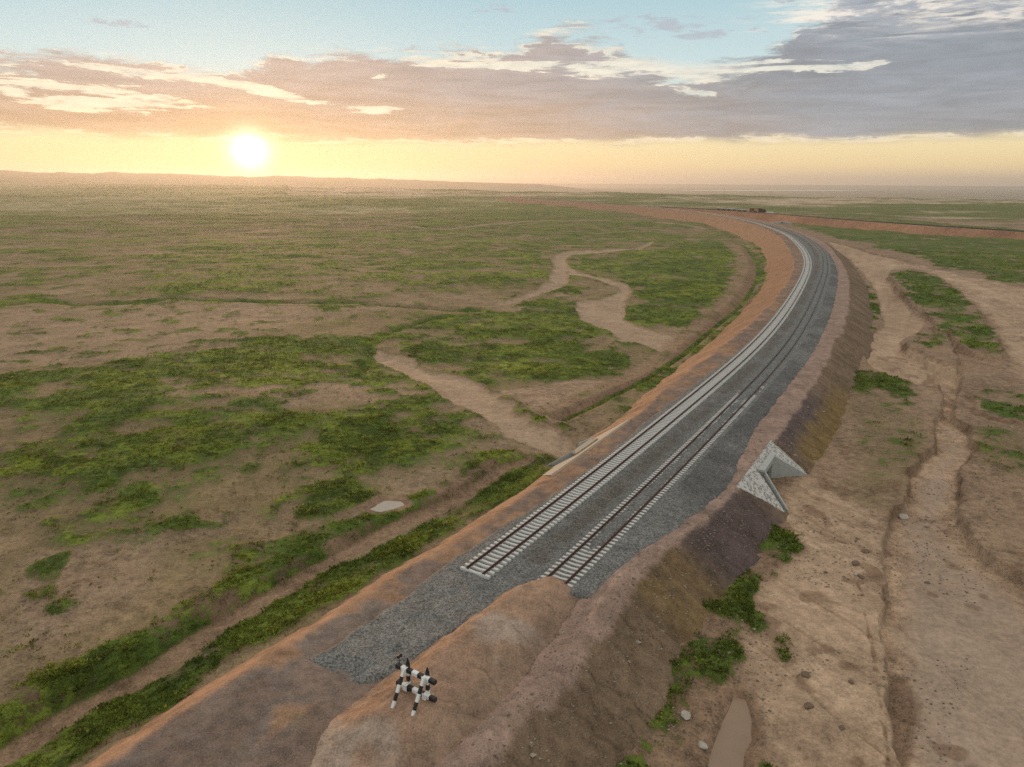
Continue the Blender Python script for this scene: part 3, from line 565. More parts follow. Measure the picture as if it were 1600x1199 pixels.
# ------------------------------------------------------------------ embankment of the new line
NOTCHES=[(34.0,39.2,13.1,1,.85,.85),(28.8,34.0,5.9,-1,.8,.8)]
def build_embankment():
    s=np.r_[np.arange(-58,-26,.8),np.arange(-26,60,.16),np.arange(60,200,.6),np.arange(200,500,1.8),np.arange(500,1480,6)]
    ul=np.linspace(0,1,44); um=np.linspace(0,1,74)[1:]; ur=np.linspace(0,1,92)[1:]
    S,_=np.meshgrid(s,np.r_[ul,um,ur],indexing='ij')
    nz=lambda q,sd_: (fbm(q,q*0,9,sd_,4)-.5)
    calm=1-.85*np.exp(-((s-33)/14)**4); cl=crL(s)+nz(s,3)*.8*calm; cr=crR(s)+nz(s,5)*.7*calm; kR=np.interp(s,[18,27,45,54],[1.6,1.34,1.34,1.6])[:,None]
    HL,HR=11.,7.
    dl=(cl-HL*1.6)[:,None]+(HL*1.6)*ul[None,:]; dm=cl[:,None]+(cr-cl)[:,None]*um[None,:]; dr=cr[:,None]+HR*1.6*(ur[None,:]**1.15)
    D=np.concatenate([dl,dm,dr],1); C1=cl[:,None]; C2=cr[:,None]
    XY=A.at(S.ravel(),D.ravel()).reshape(*S.shape,2); X,Y=XY[...,0],XY[...,1]
    eL=np.maximum(C1-D,0); eR=np.maximum(D-C2,0)
    z=-(np.sqrt(eL**2+.25)-.5)/1.6-(np.sqrt(eR**2+.36)-.6)/kR
    n3=fbm(X,Y,3,101,4); n1=fbm(X,Y,.8,103,3); n9=fbm(X,Y,10,105,4)
    z+=(n3-.5)*.045*np.interp(S,[100,300],[1,0])+(n1-.5)*(.05+.08*np.clip(eR,0,1))*np.interp(S,[40,110],[1,0])+(n9-.5)*.02
    # rills run straight down the faces
    rl=fbm(S,D*.12,1.5,107,4); fd=np.interp(S,[50,130],[1,0]); z-=fd*np.clip(eR,0,3)*.12*sst(rl,.5,.85)+fd*np.clip(eL,0,2.5)*.08*sst(fbm(S,D*.1,2.,108,4),.45,.85)
    ridge=np.exp(-((D-(C2-.7))/.9)**2)*np.interp(S,[-60,6,14,22],[.55,.55,.15,0]); z+=ridge*(.7+.6*n9)
    for sg,d0_,d1_,z0_,z1_,sa,sb,ea,eb in ((1,12.3,16.5,-.05,-3.15,27.4,43.,30.2,43.3),(-1,4.45,9.1,0.,-2.85,20.5,42.3,25.5,37.)):
        q=(D*sg-d0_)/(d1_-d0_); inn=(q>0)&(q<1.02)&(S>sa+(ea-sa)*q+.1)&(S<sb+(eb-sb)*q-.1); z=np.where(inn,np.minimum(z,z0_+(z1_-z0_)*q-.12),z)
    for a0,a1,d0,sg,f0,f1 in NOTCHES:
        w=D*sg-d0; inn=(w>0)&(S>a0+.15-w*f0)&(S<a1-.15+w*f1); z=np.where(inn,np.minimum(z,-5.5),z)
    GUL=[(-13.5,1.0,.10),(-11.6,-.6,.08),(-8.2,.9,.12),(-6.3,.5,.07),(-4.9,.8,.09),(-1.2,-.4,.07),(1.6,.7,.06),(12.5,.5,.06),(17.,-.4,.07),(22.,.5,.06),(49.,.6,.1),(53.5,-.5,.1),(58.,.5,.09),(66.,.6,.12),(74.,-.5,.12),(83.,.5,.14),(92.,.6,.15)]
    gm=np.zeros_like(z)
    for s0,sw,wd in GUL:
        ln=s0+sw*eR*.35+.22*np.sin(eR*2.1+s0)+.12*np.sin(eR*5.3+2*s0); gm=np.maximum(gm,np.exp(-((S-ln)/wd)**2)*sst(eR,.15,.7)*(eR<5.2))
    z-=gm*.10
    # colours
    SH=np.array((.185,.132,.105)); PK=np.array((.285,.195,.155)); SL=np.array((.165,.113,.074)); PU=np.array((.088,.064,.064)); OL=np.array((.185,.12,.045)); OR=np.array((.33,.19,.115))
    f=lambda a: a[...,None]
    c=np.broadcast_to(SH,(*S.shape,3)).copy(); c=c*f(.85+.35*n9)
    c=lerp(c,np.broadcast_to(np.array((.165,.15,.14)),c.shape),f(sst(-S,-4,8)*sst(D,1,-1)*.6*sst(n3,.2,.7)))
    c=lerp(c,OR*np.ones_like(c),f(sst(eL+ (n3-.5)*.8,.0,.25)*(D<0)))  # orange soil that also carries the low sun on the left face
    c=lerp(c,OR*np.ones_like(c),f(sst(C1+.5-D+(n3-.5)*1.2,.0,.8)*.45*(D<0)))
    c=lerp(c,np.array((.25,.145,.09))*np.ones_like(c)*f(.8+.4*n3),f(sst(eL,.1,.9)*(D<0)*sst(S,70,130)*.85))  # sunlit tone of the inner curve slope, set in the colour
    c=lerp(c,PK*np.ones_like(c)*f(.85+.3*n3),f(sst(D,C2-4.6,C2-3.)))
    slope=sst(eR+(n3-.5)*1.,.1,.7); sc_=SL*np.ones_like(c)*f(.8+.4*n3)
    pu=(sst(S+(n9-.5)*8,9,14)*sst(S+(n9-.5)*8,33,26)+sst(S,41,45)*sst(S,76,60)*sst(eR+(n3-.5)*1.,4.2,1.6)); sc_=lerp(sc_,PU*np.ones_like(c),f(np.clip(pu,0,1)*.9))
    ol=sst(S,43,47)*sst(S,86,72)*sst(eR+(n3-.5)*1.,1.6,3.6)+sst(S,3,7)*sst(S,16,11)*.7; sc_=lerp(sc_,OL*np.ones_like(c),f(np.clip(ol,0,1)*.85))
    c=lerp(c,sc_,f(slope))
    c=lerp(c,SL*np.ones_like(c)*.72,f(sst(rl,.62,.85)*slope*.5))
    c=lerp(c,c*.5,f(gm*.7))
    far=sst(S,230,420); c=lerp(c,np.array((.30,.18,.115))*np.ones_like(c),f(far*sst(eL,0,1)*.6))  # far left slope: sunlit orange put into the colour
    nr,ncc=S.shape; V=np.stack([X,Y,z],-1).reshape(-1,3)
    global SLOPE_PTS; kk=np.where(((D>C2-3.5)&(eR<4.2)&(S<75)&(S>-22)).ravel())[0]; SLOPE_PTS=V[kk]
    o=mesh_np('embankment',V,grid_faces(nr,ncc)[:,::-1],M_BANK,cols={'soil':c.reshape(-1,3)}); tag(o,kind='structure')
    return
build_embankment()

# ------------------------------------------------------------------ ballast bed
def build_ballast():
    s=np.r_[np.arange(-13.6,50,.13),np.arange(50,160,.5),np.arange(160,420,1.5),np.arange(420,1480,6)]
    u=np.linspace(0,1,110); bl=np.interp(s,[-14,-12,-5,1,7,16,27,41,62,80,100,140,2000],[-3.2,-3.2,-2.8,-3.,-2.8,-2.3,-2.1,-2.7,-2.7,-2.4,-2.,-1.9,-1.9])+(fbm(s,s*0,1.6,201,5)-.5)*.5
    br=np.interp(s,[-14,-12,-5,0,2.4,4.5,9,14,20,27,31,39,46,60,130,200,250,330,480,2000],[.5,2.2,3.2,6.,8.6,9.2,9.7,10.2,10.9,11.6,11.2,10.4,9.9,9.6,9.8,9.8,9.6,9.9,8.,6.])+(fbm(s,s*0,1.4,203,4)-.5)*.45
    S,U=np.meshgrid(s,u,indexing='ij'); D=bl[:,None]+(br-bl)[:,None]*U; XY=A.at(S.ravel(),D.ravel()).reshape(*S.shape,2); X,Y=XY[...,0],XY[...,1]
    e=np.minimum(D-bl[:,None],br[:,None]-D); b=fB(S)
    base=.38-.22*np.exp(-((D-(b-2.95))/.75)**2)*(S>2)
    base=np.where(S<0,np.maximum(.33,.33),base)
    fillB=np.exp(-((D-b)/.62)**4)*np.interp(S,[7,9.5,58,74],[-.06,.045,.03,.10])*(S>1); 
    shB=np.exp(-((np.abs(D-b)-1.15)/.32)**2)*np.interp(S,[8,12,58,74],[-.05,-.02,.0,.09])*(S>1)
    rise=sst(e,-.02,.55); right=sst(D,b+1.7,b+1.9)*(S>1)
    z=(base+fillB+shB)*rise
    z=np.where((D>b+1.7)&(S>1),np.minimum(z,.38*sst((br[:,None]-D)/(br[:,None]-b-1.7+1e-6),-.1,1.1)+.08*rise),z)
    z*=sst(S+(fbm(D,D*0,1.3,207,3)-.5)*1.2,-13.3,-12.2); n3=fbm(X,Y,1.6,205,4); n9=fbm(X,Y,7,206,4); z+=(n3-.5)*.09+.03-.25*(e<.02)-.3*(S<-13.4)
    cc=crR(s)[:,None]; z-=np.maximum(D-cc+.6,0)*.55
    c=np.ones((*S.shape,3))*np.array((.265,.258,.245)); c=lerp(c,np.array((.17,.145,.115))*np.ones_like(c),(np.exp(-((D-(b-2.9))/1.15)**2)*(S>4)*.75*sst(n9*.6+n3*.4,.15,.55))[...,None])
    c=lerp(c,np.array((.145,.14,.135))*np.ones_like(c),(right*.8*sst(S,14,26)*sst(n9,.1,.6))[...,None])
    c=lerp(c,np.array((.25,.27,.265))*np.ones_like(c),(np.exp(-((D-b)/1.5)**4)*.5*sst(S,30,60))[...,None])
    c=lerp(c,np.array((.22,.19,.165))*np.ones_like(c),(sst(e,.9,.1)*(D<0)*.6)[...,None])
    nr,nc=S.shape; V=np.stack([X,Y,z],-1).reshape(-1,3); o=mesh_np('ballast_bed',V,grid_faces(nr,nc)[:,::-1],M_BALLAST,cols={'soil':c.reshape(-1,3)}); tag(o,kind='structure')
build_ballast()

# ------------------------------------------------------------------ the long dirt mound at the rail ends
def mound_h(S,D):
    cen=np.interp(S,[-19,-15,-10,-3,4],[5.6,5.4,5.3,5.3,5.9]); wl=np.interp(S,[-19,-16,-12,-6,0,4],[3.2,3.8,3.4,2.9,2.5,1.6]); wr=np.interp(S,[-19,-12,-3,4],[3.4,4.2,3.5,1.8])
    x=D-cen; q=np.where(x<0,-x/wl,x/wr); h=np.interp(S,[-20,-18,-15.5,-12,-4,0,2.2,3.9],[0,.25,.95,1.2,1.3,1.15,.75,-.1]); 
    return h*(1-sst(q,.22,1.05))
def build_mound():
    s=np.arange(-20.5,4.6,.11); d=np.arange(.3,10.6,.10); S,D=np.meshgrid(s,d,indexing='ij'); XY=A.at(S.ravel(),D.ravel()).reshape(*S.shape,2); X,Y=XY[...,0],XY[...,1]
    n3=fbm(X,Y,2.4,301,4); n1=fbm(X,Y,.6,303,3); w=(n3-.5)*.9; h=mound_h(S+w,D+w*.7); z=h+(n3-.5)*.16*sst(h,.0,.4)+(n1-.5)*.14*sst(h,.02,.3)
    
    gm=np.zeros_like(z)
    for s0,sl_,wd in ((-13.2,.5,.10),(-9.0,-.3,.08),(-5.2,.25,.07),(-1.,-.2,.06)):
        ee=D-6.0; ln=s0+sl_*ee+.18*np.sin(ee*2.3+s0)+.07*np.sin(ee*6); gm=np.maximum(gm,np.exp(-((S-ln)/wd)**2)*sst(ee,.1,.6)*sst(ee,3.,2.4))
    z-=gm*.08
    edge=np.minimum(np.minimum(S-s[0],s[-1]-S),np.minimum(D-d[0],d[-1]-D)); z=np.where(h<.035,-.5,z-.0); z=np.where(edge<.1,-.6,z)
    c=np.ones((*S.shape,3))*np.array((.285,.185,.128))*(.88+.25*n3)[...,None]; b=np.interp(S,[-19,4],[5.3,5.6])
    c=lerp(c,np.array((.34,.20,.125))*np.ones_like(c),(sst(D,b-1.0,b-2.3)*.85)[...,None]); c=lerp(c,np.array((.34,.27,.22))*np.ones_like(c),(sst(fbm(X,Y,5,307,3),.6,.8)*.7)[...,None])  # left flank tinted orange as if sunlit, then random pale patches
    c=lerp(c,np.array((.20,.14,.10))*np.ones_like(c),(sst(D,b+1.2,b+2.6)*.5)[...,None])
    c=lerp(c,c*.6,(gm*.7)[...,None])
    nr,nc=S.shape; V=np.stack([X,Y,z],-1).reshape(-1,3); f=grid_faces(nr,nc)[:,::-1]; hh=h.ravel()[f].max(1); f=f[hh>.03]
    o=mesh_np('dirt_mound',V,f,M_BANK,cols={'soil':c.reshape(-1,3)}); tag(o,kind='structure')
build_mound()

# ------------------------------------------------------------------ tracks: rails and sleepers
RAILP=[(-.072,0),(.072,0),(.072,.018),(.012,.04),(.012,.125),(.036,.14),(.036,.172),(-.036,.172),(-.036,.14),(-.012,.125),(-.012,.04),(-.072,.018)]
def sweep(name,line,s,doff,zf,prof,mat,parent):
    n=len(prof); pts=line.at(s,doff); N_=np.stack([np.interp(s,line.s,line.N[:,i]) for i in(0,1)],-1)
    V=[]; 
    for px,pz in prof: V.append(np.column_stack([pts+N_*px,np.broadcast_to(zf,len(s))+pz]))
    V=np.stack(V,1).reshape(-1,3); m=len(s); i=np.arange(m-1)[:,None]; j=np.arange(n)[None,:]; j2=(j+1)%n
    Fq=np.stack([i*n+j,i*n+j2,(i+1)*n+j2,(i+1)*n+j],-1).reshape(-1,4)
    caps=np.array([[0,1,2,11],[11,2,3,10],[10,3,4,9],[9,4,5,8],[8,5,6,7]]) if n==12 else np.array([[0,1,2,3]])
    Fq=np.vstack([Fq,caps[:,::-1]+0,caps+(m-1)*n]); return mesh_np(name,V,Fq,mat,parent,smooth_=False)
def sleeper_arrays(simple_=False):
    L=2.66; sec=[(-L/2,.20,.29,.24),(-.95,.215,.31,.26),(-.55,.195,.29,.24),(0,.155,.27,.22),(.55,.195,.29,.24),(.95,.215,.31,.26),(L/2,.20,.29,.24)]
    if simple_: sec=[sec[0],sec[3],sec[6]]
    V=[];Fq=[]
    for x,h,wb,wt in sec: V+=[(x,-wb/2,0),(x,wb/2,0),(x,wt/2,h),(x,-wt/2,h)]
    for i in range(len(sec)-1):
        a=4*i
        for k in range(4): Fq.append((a+k,a+(k+1)%4,a+4+(k+1)%4,a+4+k))
    Fq+=[(3,2,1,0),tuple(4*(len(sec)-1)+k for k in range(4))]; mi=[0]*len(Fq)
    if not simple_:
        for sx in(-1,1):
            for q in(-.11,.11):
                x=sx*.76+q; b=len(V); V+=[(x+i,j,k) for k in(.19,.245) for i,j in((-.035,-.05),(.035,-.05),(.035,.05),(-.035,.05))]
                Fq+=[(b+4,b+5,b+6,b+7),(b,b+1,b+5,b+4),(b+1,b+2,b+6,b+5),(b+2,b+3,b+7,b+6),(b+3,b,b+4,b+7)]; mi+=[1]*5
    return np.array(V,float),np.array(Fq),mi
def build_track(label,doff,s0,send,zs,mat,sp=.58):
    p0=A.at(s0,float(doff(s0))); root=empty('railway_track',(*p0,0.)); tag(root,label,'railway track','tracks of the curving line')
    inv=-np.array([*p0,0.])
    s=np.r_[np.arange(s0+.12,120,1.),np.arange(120,500,4.),np.arange(500,send,12)]
    for k in(-.76,.76):
        o=sweep('rail',A,s,doff(s)+k,zs+.215,RAILP,M_RAIL,root); o.location=inv
    V,Fq,mi=sleeper_arrays(); me=None
    qs=np.arange(s0+.14,send,sp)
    for i,q in enumerate(qs[:100]):
        p=A.at(q,float(doff(q)))+inv[:2]; t=A.tan(q); rz=math.atan2(-t[0],t[1])
        if me is None:
            o=mesh_np('sleeper',V,Fq,[mat,M_CLIP],root,smooth_=False,mi=mi); me=o.data
        else: o=bpy.data.objects.new('sleeper',me); COL.objects.link(o); o.parent=root
        o.location=(p[0],p[1],zs+random.uniform(-.006,.006)); o.rotation_euler=(0,0,rz+random.uniform(-.006,.006))
    V2,F2,_=sleeper_arrays(True); q=qs[100:]; p=A.at(q,doff(q)); t=A.tan(q); nrm=np.stack([t[:,1],-t[:,0]],-1)
    VV=np.concatenate([p[:,None,:]+nrm[:,None,:]*V2[None,:,:1]+t[:,None,:]*V2[None,:,1:2],np.broadcast_to(V2[None,:,2:]+zs,(len(q),len(V2),1))],-1)
    FF=(F2[None]+np.arange(len(q))[:,None,None]*len(V2)).reshape(-1,4); o=mesh_np('sleepers_receding',VV.reshape(-1,3),FF,mat,root,smooth_=False); o.location=inv; tag(o,kind='stuff')
    return root
build_track('left track with bare pale concrete sleepers lying on top of the ballast',lambda s: 0.*np.asarray(s,float),0.,1480,.36,M_CONC)
build_track('right track with narrow sleepers half buried in dark ballast, ending at the dirt mound',fB,1.2,1460,.235,M_CONC2)

# ------------------------------------------------------------------ black and white buffer stop on the mound
def build_buffer():
    c=A.at(np.array([-13.3]),np.array([5.35]))[0]; t=A.tan(-13.3); z0=1.05
    root=empty('buffer_stop',(c[0],c[1],z0),math.atan2(-t[0],t[1])); tag(root,'black and white banded buffer stop with crossed beams standing on the dirt mound','buffer stop')
    def banded(name,a,b,w,h,n,first,bev=.03,**k):
        m=MB(); a=Vector(a); b=Vector(b)
        for i in range(n): m.bar(a.lerp(b,i/n),a.lerp(b,(i+1)/n),w,h,(i+first)%2,bev,**k)
        return m.build(name,[M_WHITE,M_BLACK],root)
    for z,y in ((1.52,.02),(.40,.0)):
        # twin timbers bolted together
        b=banded('crossbeam',(-1.38,y,z),(1.38,y,z),.27,.27,7,1,.04)
    for x in(-.70,.70):
        banded('post',(x,.18,-.45),(x,.18,1.78),.20,.20,6,0)
        
        for zz in(1.52,.40): m=MB(); m.box((x,-.17,zz),(.28,.05,.36)); m.build('bolt_plate',M_WHITE,root)
        m=MB(); m.bar((x,.18,1.78),(x,.18,2.12),.20,.20,0,.04,w2=.05,h2=.05); m.build('post_cap',M_BLACK,root)
        banded('brace',(x,-1.25,-.22),(x,-.12,1.66),.18,.18,5,0)
    # marker lamp on a rod at the left end of the top beam
    m=MB(); m.tube((-1.22,.06,1.56),(-1.22,.06,2.05),.022); r=m.build('lamp_rod',M_BLACK,root)
    m=MB(); m.tube((-1.22,-.05,2.13),(-1.22,.17,2.13),.09,n=16); m.tube((-1.22,.17,2.13),(-1.22,.23,2.13),.11,n=16); m.build('lamp',M_BLACK,r)
build_buffer()

# ------------------------------------------------------------------ culverts
def slab(pts,th,down=None):
    """closed thick plate from coplanar-ish top points"""
    n=len(pts); m=MB(); top=[Vector(p) for p in pts]; nn=(top[1]-top[0]).cross(top[2]-top[0]).normalized()
    if nn.z<0: nn=-nn
    bot=[p-nn*th for p in top]; m.add(top+bot,[tuple(range(n)),tuple(range(n,2*n))[::-1]]+[(i,n+i,n+(i+1)%n,(i+1)%n) for i in range(n)]); return m
def build_culvert(side,label,s0,s1,dh,dtop,dend,ztop,zend,fl0,fl1,ta,tb,LIFT=.18,MAS=None,CO=.32):
    MAS=MAS or M_MASON
    """side +1 right of the track, -1 left; s0..s1 opening, dh headwall distance"""
    mid=A.at((s0+s1)/2,side*dh); root=empty('culvert',(mid[0],mid[1],zend)); tag(root,label,'culvert')
    off=Vector((-mid[0],-mid[1],-zend))
    def pt(s,d,z): p=A.at(s,side*d); return Vector((p[0],p[1],z))+off
    zs=lambda d: ztop+(zend-ztop)*(d-dtop)/(dend-dtop)
    flare=lambda s_,d,k: s_+k*(d-dh)
    e0=(dend-dh); A0=s0-fl0*e0; A1=s1+fl1*e0
    # stone aprons: near wing, far wing, strip above the headwall
    P1=[pt(ta,dtop,zs(dtop)),pt(s0,dtop,zs(dtop)),pt(s0,dh,zs(dh)),pt(A0,dend,zs(dend)),pt(A0-.9,dend,zs(dend))]
    P2=[pt(s1,dtop,zs(dtop)),pt(tb,dtop,zs(dtop)),pt(A1+.9,dend,zs(dend)),pt(A1,dend,zs(dend)),pt(s1,dh,zs(dh))]
    P3=[pt(s0,dtop,zs(dtop)),pt(s1,dtop,zs(dtop)),pt(s1,dh-.02,zs(dh)),pt(s0,dh-.02,zs(dh))]
    lift=Vector((0,0,LIFT))
    for Pn in (P1,P2,P3):
        m=slab([p+lift for p in (Pn if side>0 else Pn[::-1])],.35); m.build('stone_apron',MAS,root)
    zt=zs(dh)+CO; zb=zend-1.2
    m=MB()
    # headwall with a square opening
    def wallbox(sa,sb,da,db,za,zb_):
        v=[pt(a,b,c) for c in(za,zb_) for a,b in((sa,da),(sb,da),(sb,db),(sa,db))]; m.add(v,[(3,2,1,0),(4,5,6,7),(0,1,5,4),(1,2,6,5),(2,3,7,6),(3,0,4,7)])
    ow=.55; zo=zt-.75
    wallbox(s0,s0+ow,dh,dh+.4,zb,zo); wallbox(s1-ow,s1,dh,dh+.4,zb,zo); wallbox(s0,s1,dh,dh+.4,zo,zt); m.build('headwall',M_WALL,root)
    m=MB(); wallbox(s0-.25,s1+.25,dh-.12,dh+.55,zt+.003,zt+.22); m.build('coping',M_WALL if side>0 else MAS,root)
    for a,b,k in ((s0,A0,-1),(s1,A1,1)):
        m=MB(); th=.32; v=[]
        for s_,d_,z_ in ((a,dh+.4,zs(dh)+.45),(b,dend+.25,zs(dend)+.35)):
            v+=[pt(s_,d_,zb),pt(s_,d_,z_),pt(s_-k*th,d_,z_),pt(s_-k*th,d_,zb)]
        m.add(v,[(0,1,2,3),(7,6,5,4),(0,4,5,1),(1,5,6,2),(2,6,7,3),(3,7,4,0)]); m.build('wing_wall',M_WALL,root)
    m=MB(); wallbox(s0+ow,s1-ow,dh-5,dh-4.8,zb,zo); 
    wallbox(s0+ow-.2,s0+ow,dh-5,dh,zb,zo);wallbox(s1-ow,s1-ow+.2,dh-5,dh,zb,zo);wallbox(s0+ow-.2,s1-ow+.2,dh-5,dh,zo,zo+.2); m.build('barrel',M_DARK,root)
    return root
build_culvert(1,'culvert mouth with speckled white stone apron and flared concrete wing walls, right of the tracks',34.,39.2,13.1,12.3,16.5,-.05,-3.15,.85,.85,27.4,43.)
build_culvert(-1,'culvert whose pale stone edging line shows along the left rim of the embankment',28.8,34.,5.9,4.75,9.1,-.04,-2.85,.8,.8,20.5,42.3,.06,simple('tan_edging_stone',(.42,.34,.26),.9,.3,3.,.02),.1)

# ------------------------------------------------------------------ standing water
def ground_z(pts):
    pts=np.asarray(pts,float).reshape(-1,2); return terrain(pts[:,0],pts[:,1])[0]
def pool(name,poly,z,mat,grow=.5):
    c=poly.mean(0); q=resample(np.vstack([poly,poly[:1]]),.5)[:-1]; d=q-c; q=c+d*(1+grow/np.maximum(np.linalg.norm(d,axis=1),.1))[:,None]
    V=np.vstack([np.column_stack([q,np.full(len(q),z)]),[[c[0],c[1],z]]]); n=len(q); i=np.arange(n)
    me=bpy.data.meshes.new(name); me.from_pydata([tuple(v) for v in V],[],[(int(a),int((a+1)%n),n) for a in i]); me.materials.append(mat); me.update()
    me.flip_normals() if me.polygons[0].normal.z<0 else None
    o=bpy.data.objects.new(name,me); COL.objects.link(o); tag(o,kind='structure'); return o
zc=float(np.median(ground_z(CANAL[[0,2,3,8,9]]))); zc=float(ground_z(CANAL[[0,2,9]].mean(0))[0])
pool('muddy_water',CANAL,zc+.28,mat_water('silty_water',(.25,.165,.105),.5),.6)
zp=float(ground_z(POND.mean(0))[0]); pool('puddle',POND,zp+.05,mat_water('puddle_water',(.38,.31,.24),.3),.3)

# ------------------------------------------------------------------ rocks and clods
def rock(name,label,cat,c,r,mat,sd_,sq=.6,group=None):
    rn=np.random.default_rng(sd_); nu,nv=14,9; th=np.linspace(0,2*np.pi,nu,endpoint=False); ph=np.linspace(0,np.pi,nv)
    T,H=np.meshgrid(th,ph); x=np.sin(H)*np.cos(T); y=np.sin(H)*np.sin(T); z=np.cos(H)
    k=.78+.5*fbm(x*1.3+y*.7+sd_*3.1,z*1.3-y*.5,1.,sd_,3); pl=rn.normal(size=(6,3)); pl/=np.linalg.norm(pl,axis=1)[:,None]
    Q=np.stack([x*k,y*k,z*k],-1).reshape(-1,3)
    for n_ in pl: dd=Q@n_-.72; Q-=np.maximum(dd,0)[:,None]*n_
    Q*=np.array([r*rn.uniform(.9,1.3),r*rn.uniform(.8,1.1),r*sq]); f=grid_faces(nv,nu,True)
    o=mesh_np(name,Q,f,mat,None,smooth_=False); o.location=(c[0],c[1],float(ground_z(c)[0])+r*sq*.45); o.rotation_euler=(0,0,rn.uniform(0,6)); tag(o,label,cat,group); return o
for k,(px,py,r_,nm,lb,mt) in enumerate([
    (1070,1122,.40,'boulder','pale rounded boulder among the dark weeds at the foot of the right slope',M_ROCK),
    (1098,1168,.26,'boulder','smaller pale boulder lower in the weeds beside the muddy water',M_ROCK),
    (1336,882,.42,'earth_clod','dark crumbling lump of earth with a pale stone on the sand below the culvert',M_CLOD),
    (1346,900,.38,'earth_clod','reddish clod of earth just in front of the lump below the culvert',M_CLOD),
    (1352,862,.40,'earth_clod','long red brown clod at the upper edge of the stony patch on the sand',M_CLOD),
    (1258,1057,.42,'earth_clod','low dark clump of twigs and earth lying on the sand right of the grassy gully',M_CLOD),
    (1263,1106,.42,'earth_clod','dark clump lying on the sand nearest the muddy water',M_CLOD),
    (1330,1068,.28,'earth_clod','small brown clod just left of the long crack in the sand',M_CLOD),
    (1315,1139,.24,'earth_clod','small brown clod on the sand near the bottom edge',M_CLOD),
    (1452,893,.32,'earth_clod','dark clod alone on the smooth pale stream sand',M_CLOD),
    (1414,794,.60,'boulder','flat pale rock slab at the narrow mouth of the stream channel',M_ROCK),
    (1337,897,.20,'boulder','small white stone resting beside the dark clods',M_ROCK)]):
    rock(nm,lb,'boulder' if nm=='boulder' else 'clod',W([(px,py)],-3.0)[0],r_*(.8 if nm=='earth_clod' else 1.),mt,60+k,.42 if nm=='earth_clod' else .62)
# far heap of spoil beside the river bank
# ------------------------------------------------------------------ the older line on its own embankment behind
TC=[(1700,369),(1600,361.5),(1500,355.5),(1400,349),(1300,341.5),(1240,336.5),(1190,332.5),(1150,329.8),(1112,327.5),(1060,324.6),(1020,322.6)]
C3=Line(W(TC,.4),step=4,k=6,back=160)
def build_old_line():
    s=np.arange(-150,C3.s[-1]-10,3.); d=np.r_[np.linspace(-20,-3.4,16),np.linspace(-3,3,7),np.linspace(3.4,20,16)]; S,D=np.meshgrid(s,d,indexing='ij')
    XY=C3.at(S.ravel(),D.ravel()).reshape(*S.shape,2); X,Y=XY[...,0],XY[...,1]; z=-np.maximum(np.abs(D)-3.4,0)/1.7+(fbm(X,Y,9,401,4)-.5)*.3
    c=np.ones((*S.shape,3))*np.array((.29,.155,.095))*(.75+.5*fbm(X,Y,22,403,4))[...,None]; c=lerp(c,np.array((.10,.085,.075))*np.ones_like(c),(np.abs(D)<2.6)[...,None]*1.)
    nr,nc=S.shape; V=np.stack([X,Y,z],-1).reshape(-1,3); f=grid_faces(nr,nc); 
    o=mesh_np('embankment',V,f[:,::-1],M_BANK,cols={'soil':c.reshape(-1,3)}); tag(o,kind='structure')
    p0=C3.at(-140.,0.); root=empty('railway_track',(*p0,0.)); tag(root,'distant straight railway track on the red embankment behind the curve','railway track'); inv=(-p0[0],-p0[1],0)
    q=np.arange(-140,C3.s[-1]-14,6.)
    for k in(-.76,.76): o=sweep('rail',C3,q,k+q*0,.5,RAILP,M_RAIL,root); o.location=inv
    q=np.arange(-139,C3.s[-1]-16,.62); V2,F2,_=sleeper_arrays(True); p=C3.at(q,q*0.); t=C3.tan(q); nrm=np.stack([t[:,1],-t[:,0]],-1)
    VV=np.concatenate([p[:,None,:]+nrm[:,None,:]*V2[None,:,:1]+t[:,None,:]*V2[None,:,1:2],np.broadcast_to(V2[None,:,2:]+.30,(len(q),len(V2),1))],-1)
    FF=(F2[None]+np.arange(len(q))[:,None,None]*len(V2)).reshape(-1,4); o=mesh_np('sleepers_receding',VV.reshape(-1,3),FF,simple('dark_sleeper_timber',(.09,.075,.065)),root,smooth_=False); o.location=inv; tag(o,kind='stuff')
    # dark ballast strip
    q=np.arange(-140,C3.s[-1]-14,6.); o=sweep('ballast_bed',C3,q,q*0.,0.,[(-2.5,-.05),(2.5,-.05),(1.7,.34),(-1.7,.34)],simple('old_dark_ballast',(.075,.068,.06),.9,.3,1.),None); tag(o,kind='structure')
build_old_line()

# ------------------------------------------------------------------ work train standing on the old line
M_DECK=simple('wagon_frame_paint',(.10,.06,.045)); M_PALE=simple('panel_concrete',(.62,.61,.58)); M_REDP=simple('oxide_red_paint',(.22,.06,.035)); M_GLASS=simple('cab_glass',(.03,.035,.04),.15,.1); M_BLK=simple('machine_black',(.025,.022,.022)); M_CABIN=simple('cabin_white',(.75,.75,.73))
def c3s(px,py): return float(C3.sd(W([(px,py)],.4))[0][0])
def wheelset(root,L):
    for sx in(-1,1):
        bg=MB(); bg.box((sx*L*.33,0,1.0),(2.4,2.0,.28)); b=bg.build('bogie',M_BLK,root)
        for dx in(-.85,.85):
            w=MB(); 
            for sy in(-.78,.78): w.tube((sx*L*.33+dx,sy-.06,1.13),(sx*L*.33+dx,sy+.06,1.13),.46,n=16)
            w.tube((sx*L*.33+dx,-.8,1.13),(sx*L*.33+dx,.8,1.13),.08); w.build('wheelset',M_BLK,b)
def vehicle(name,label,cat,s,L,group=None):
    p=C3.at(s,0.); t=C3.tan(s); r=empty(name,(p[0],p[1],0.),math.atan2(t[1],t[0])); tag(r,label,cat,group); return r
sW=c3s(1112,328); sE=c3s(1165,331); 
n_w=3; Ls=(abs(sW-sE))/n_w
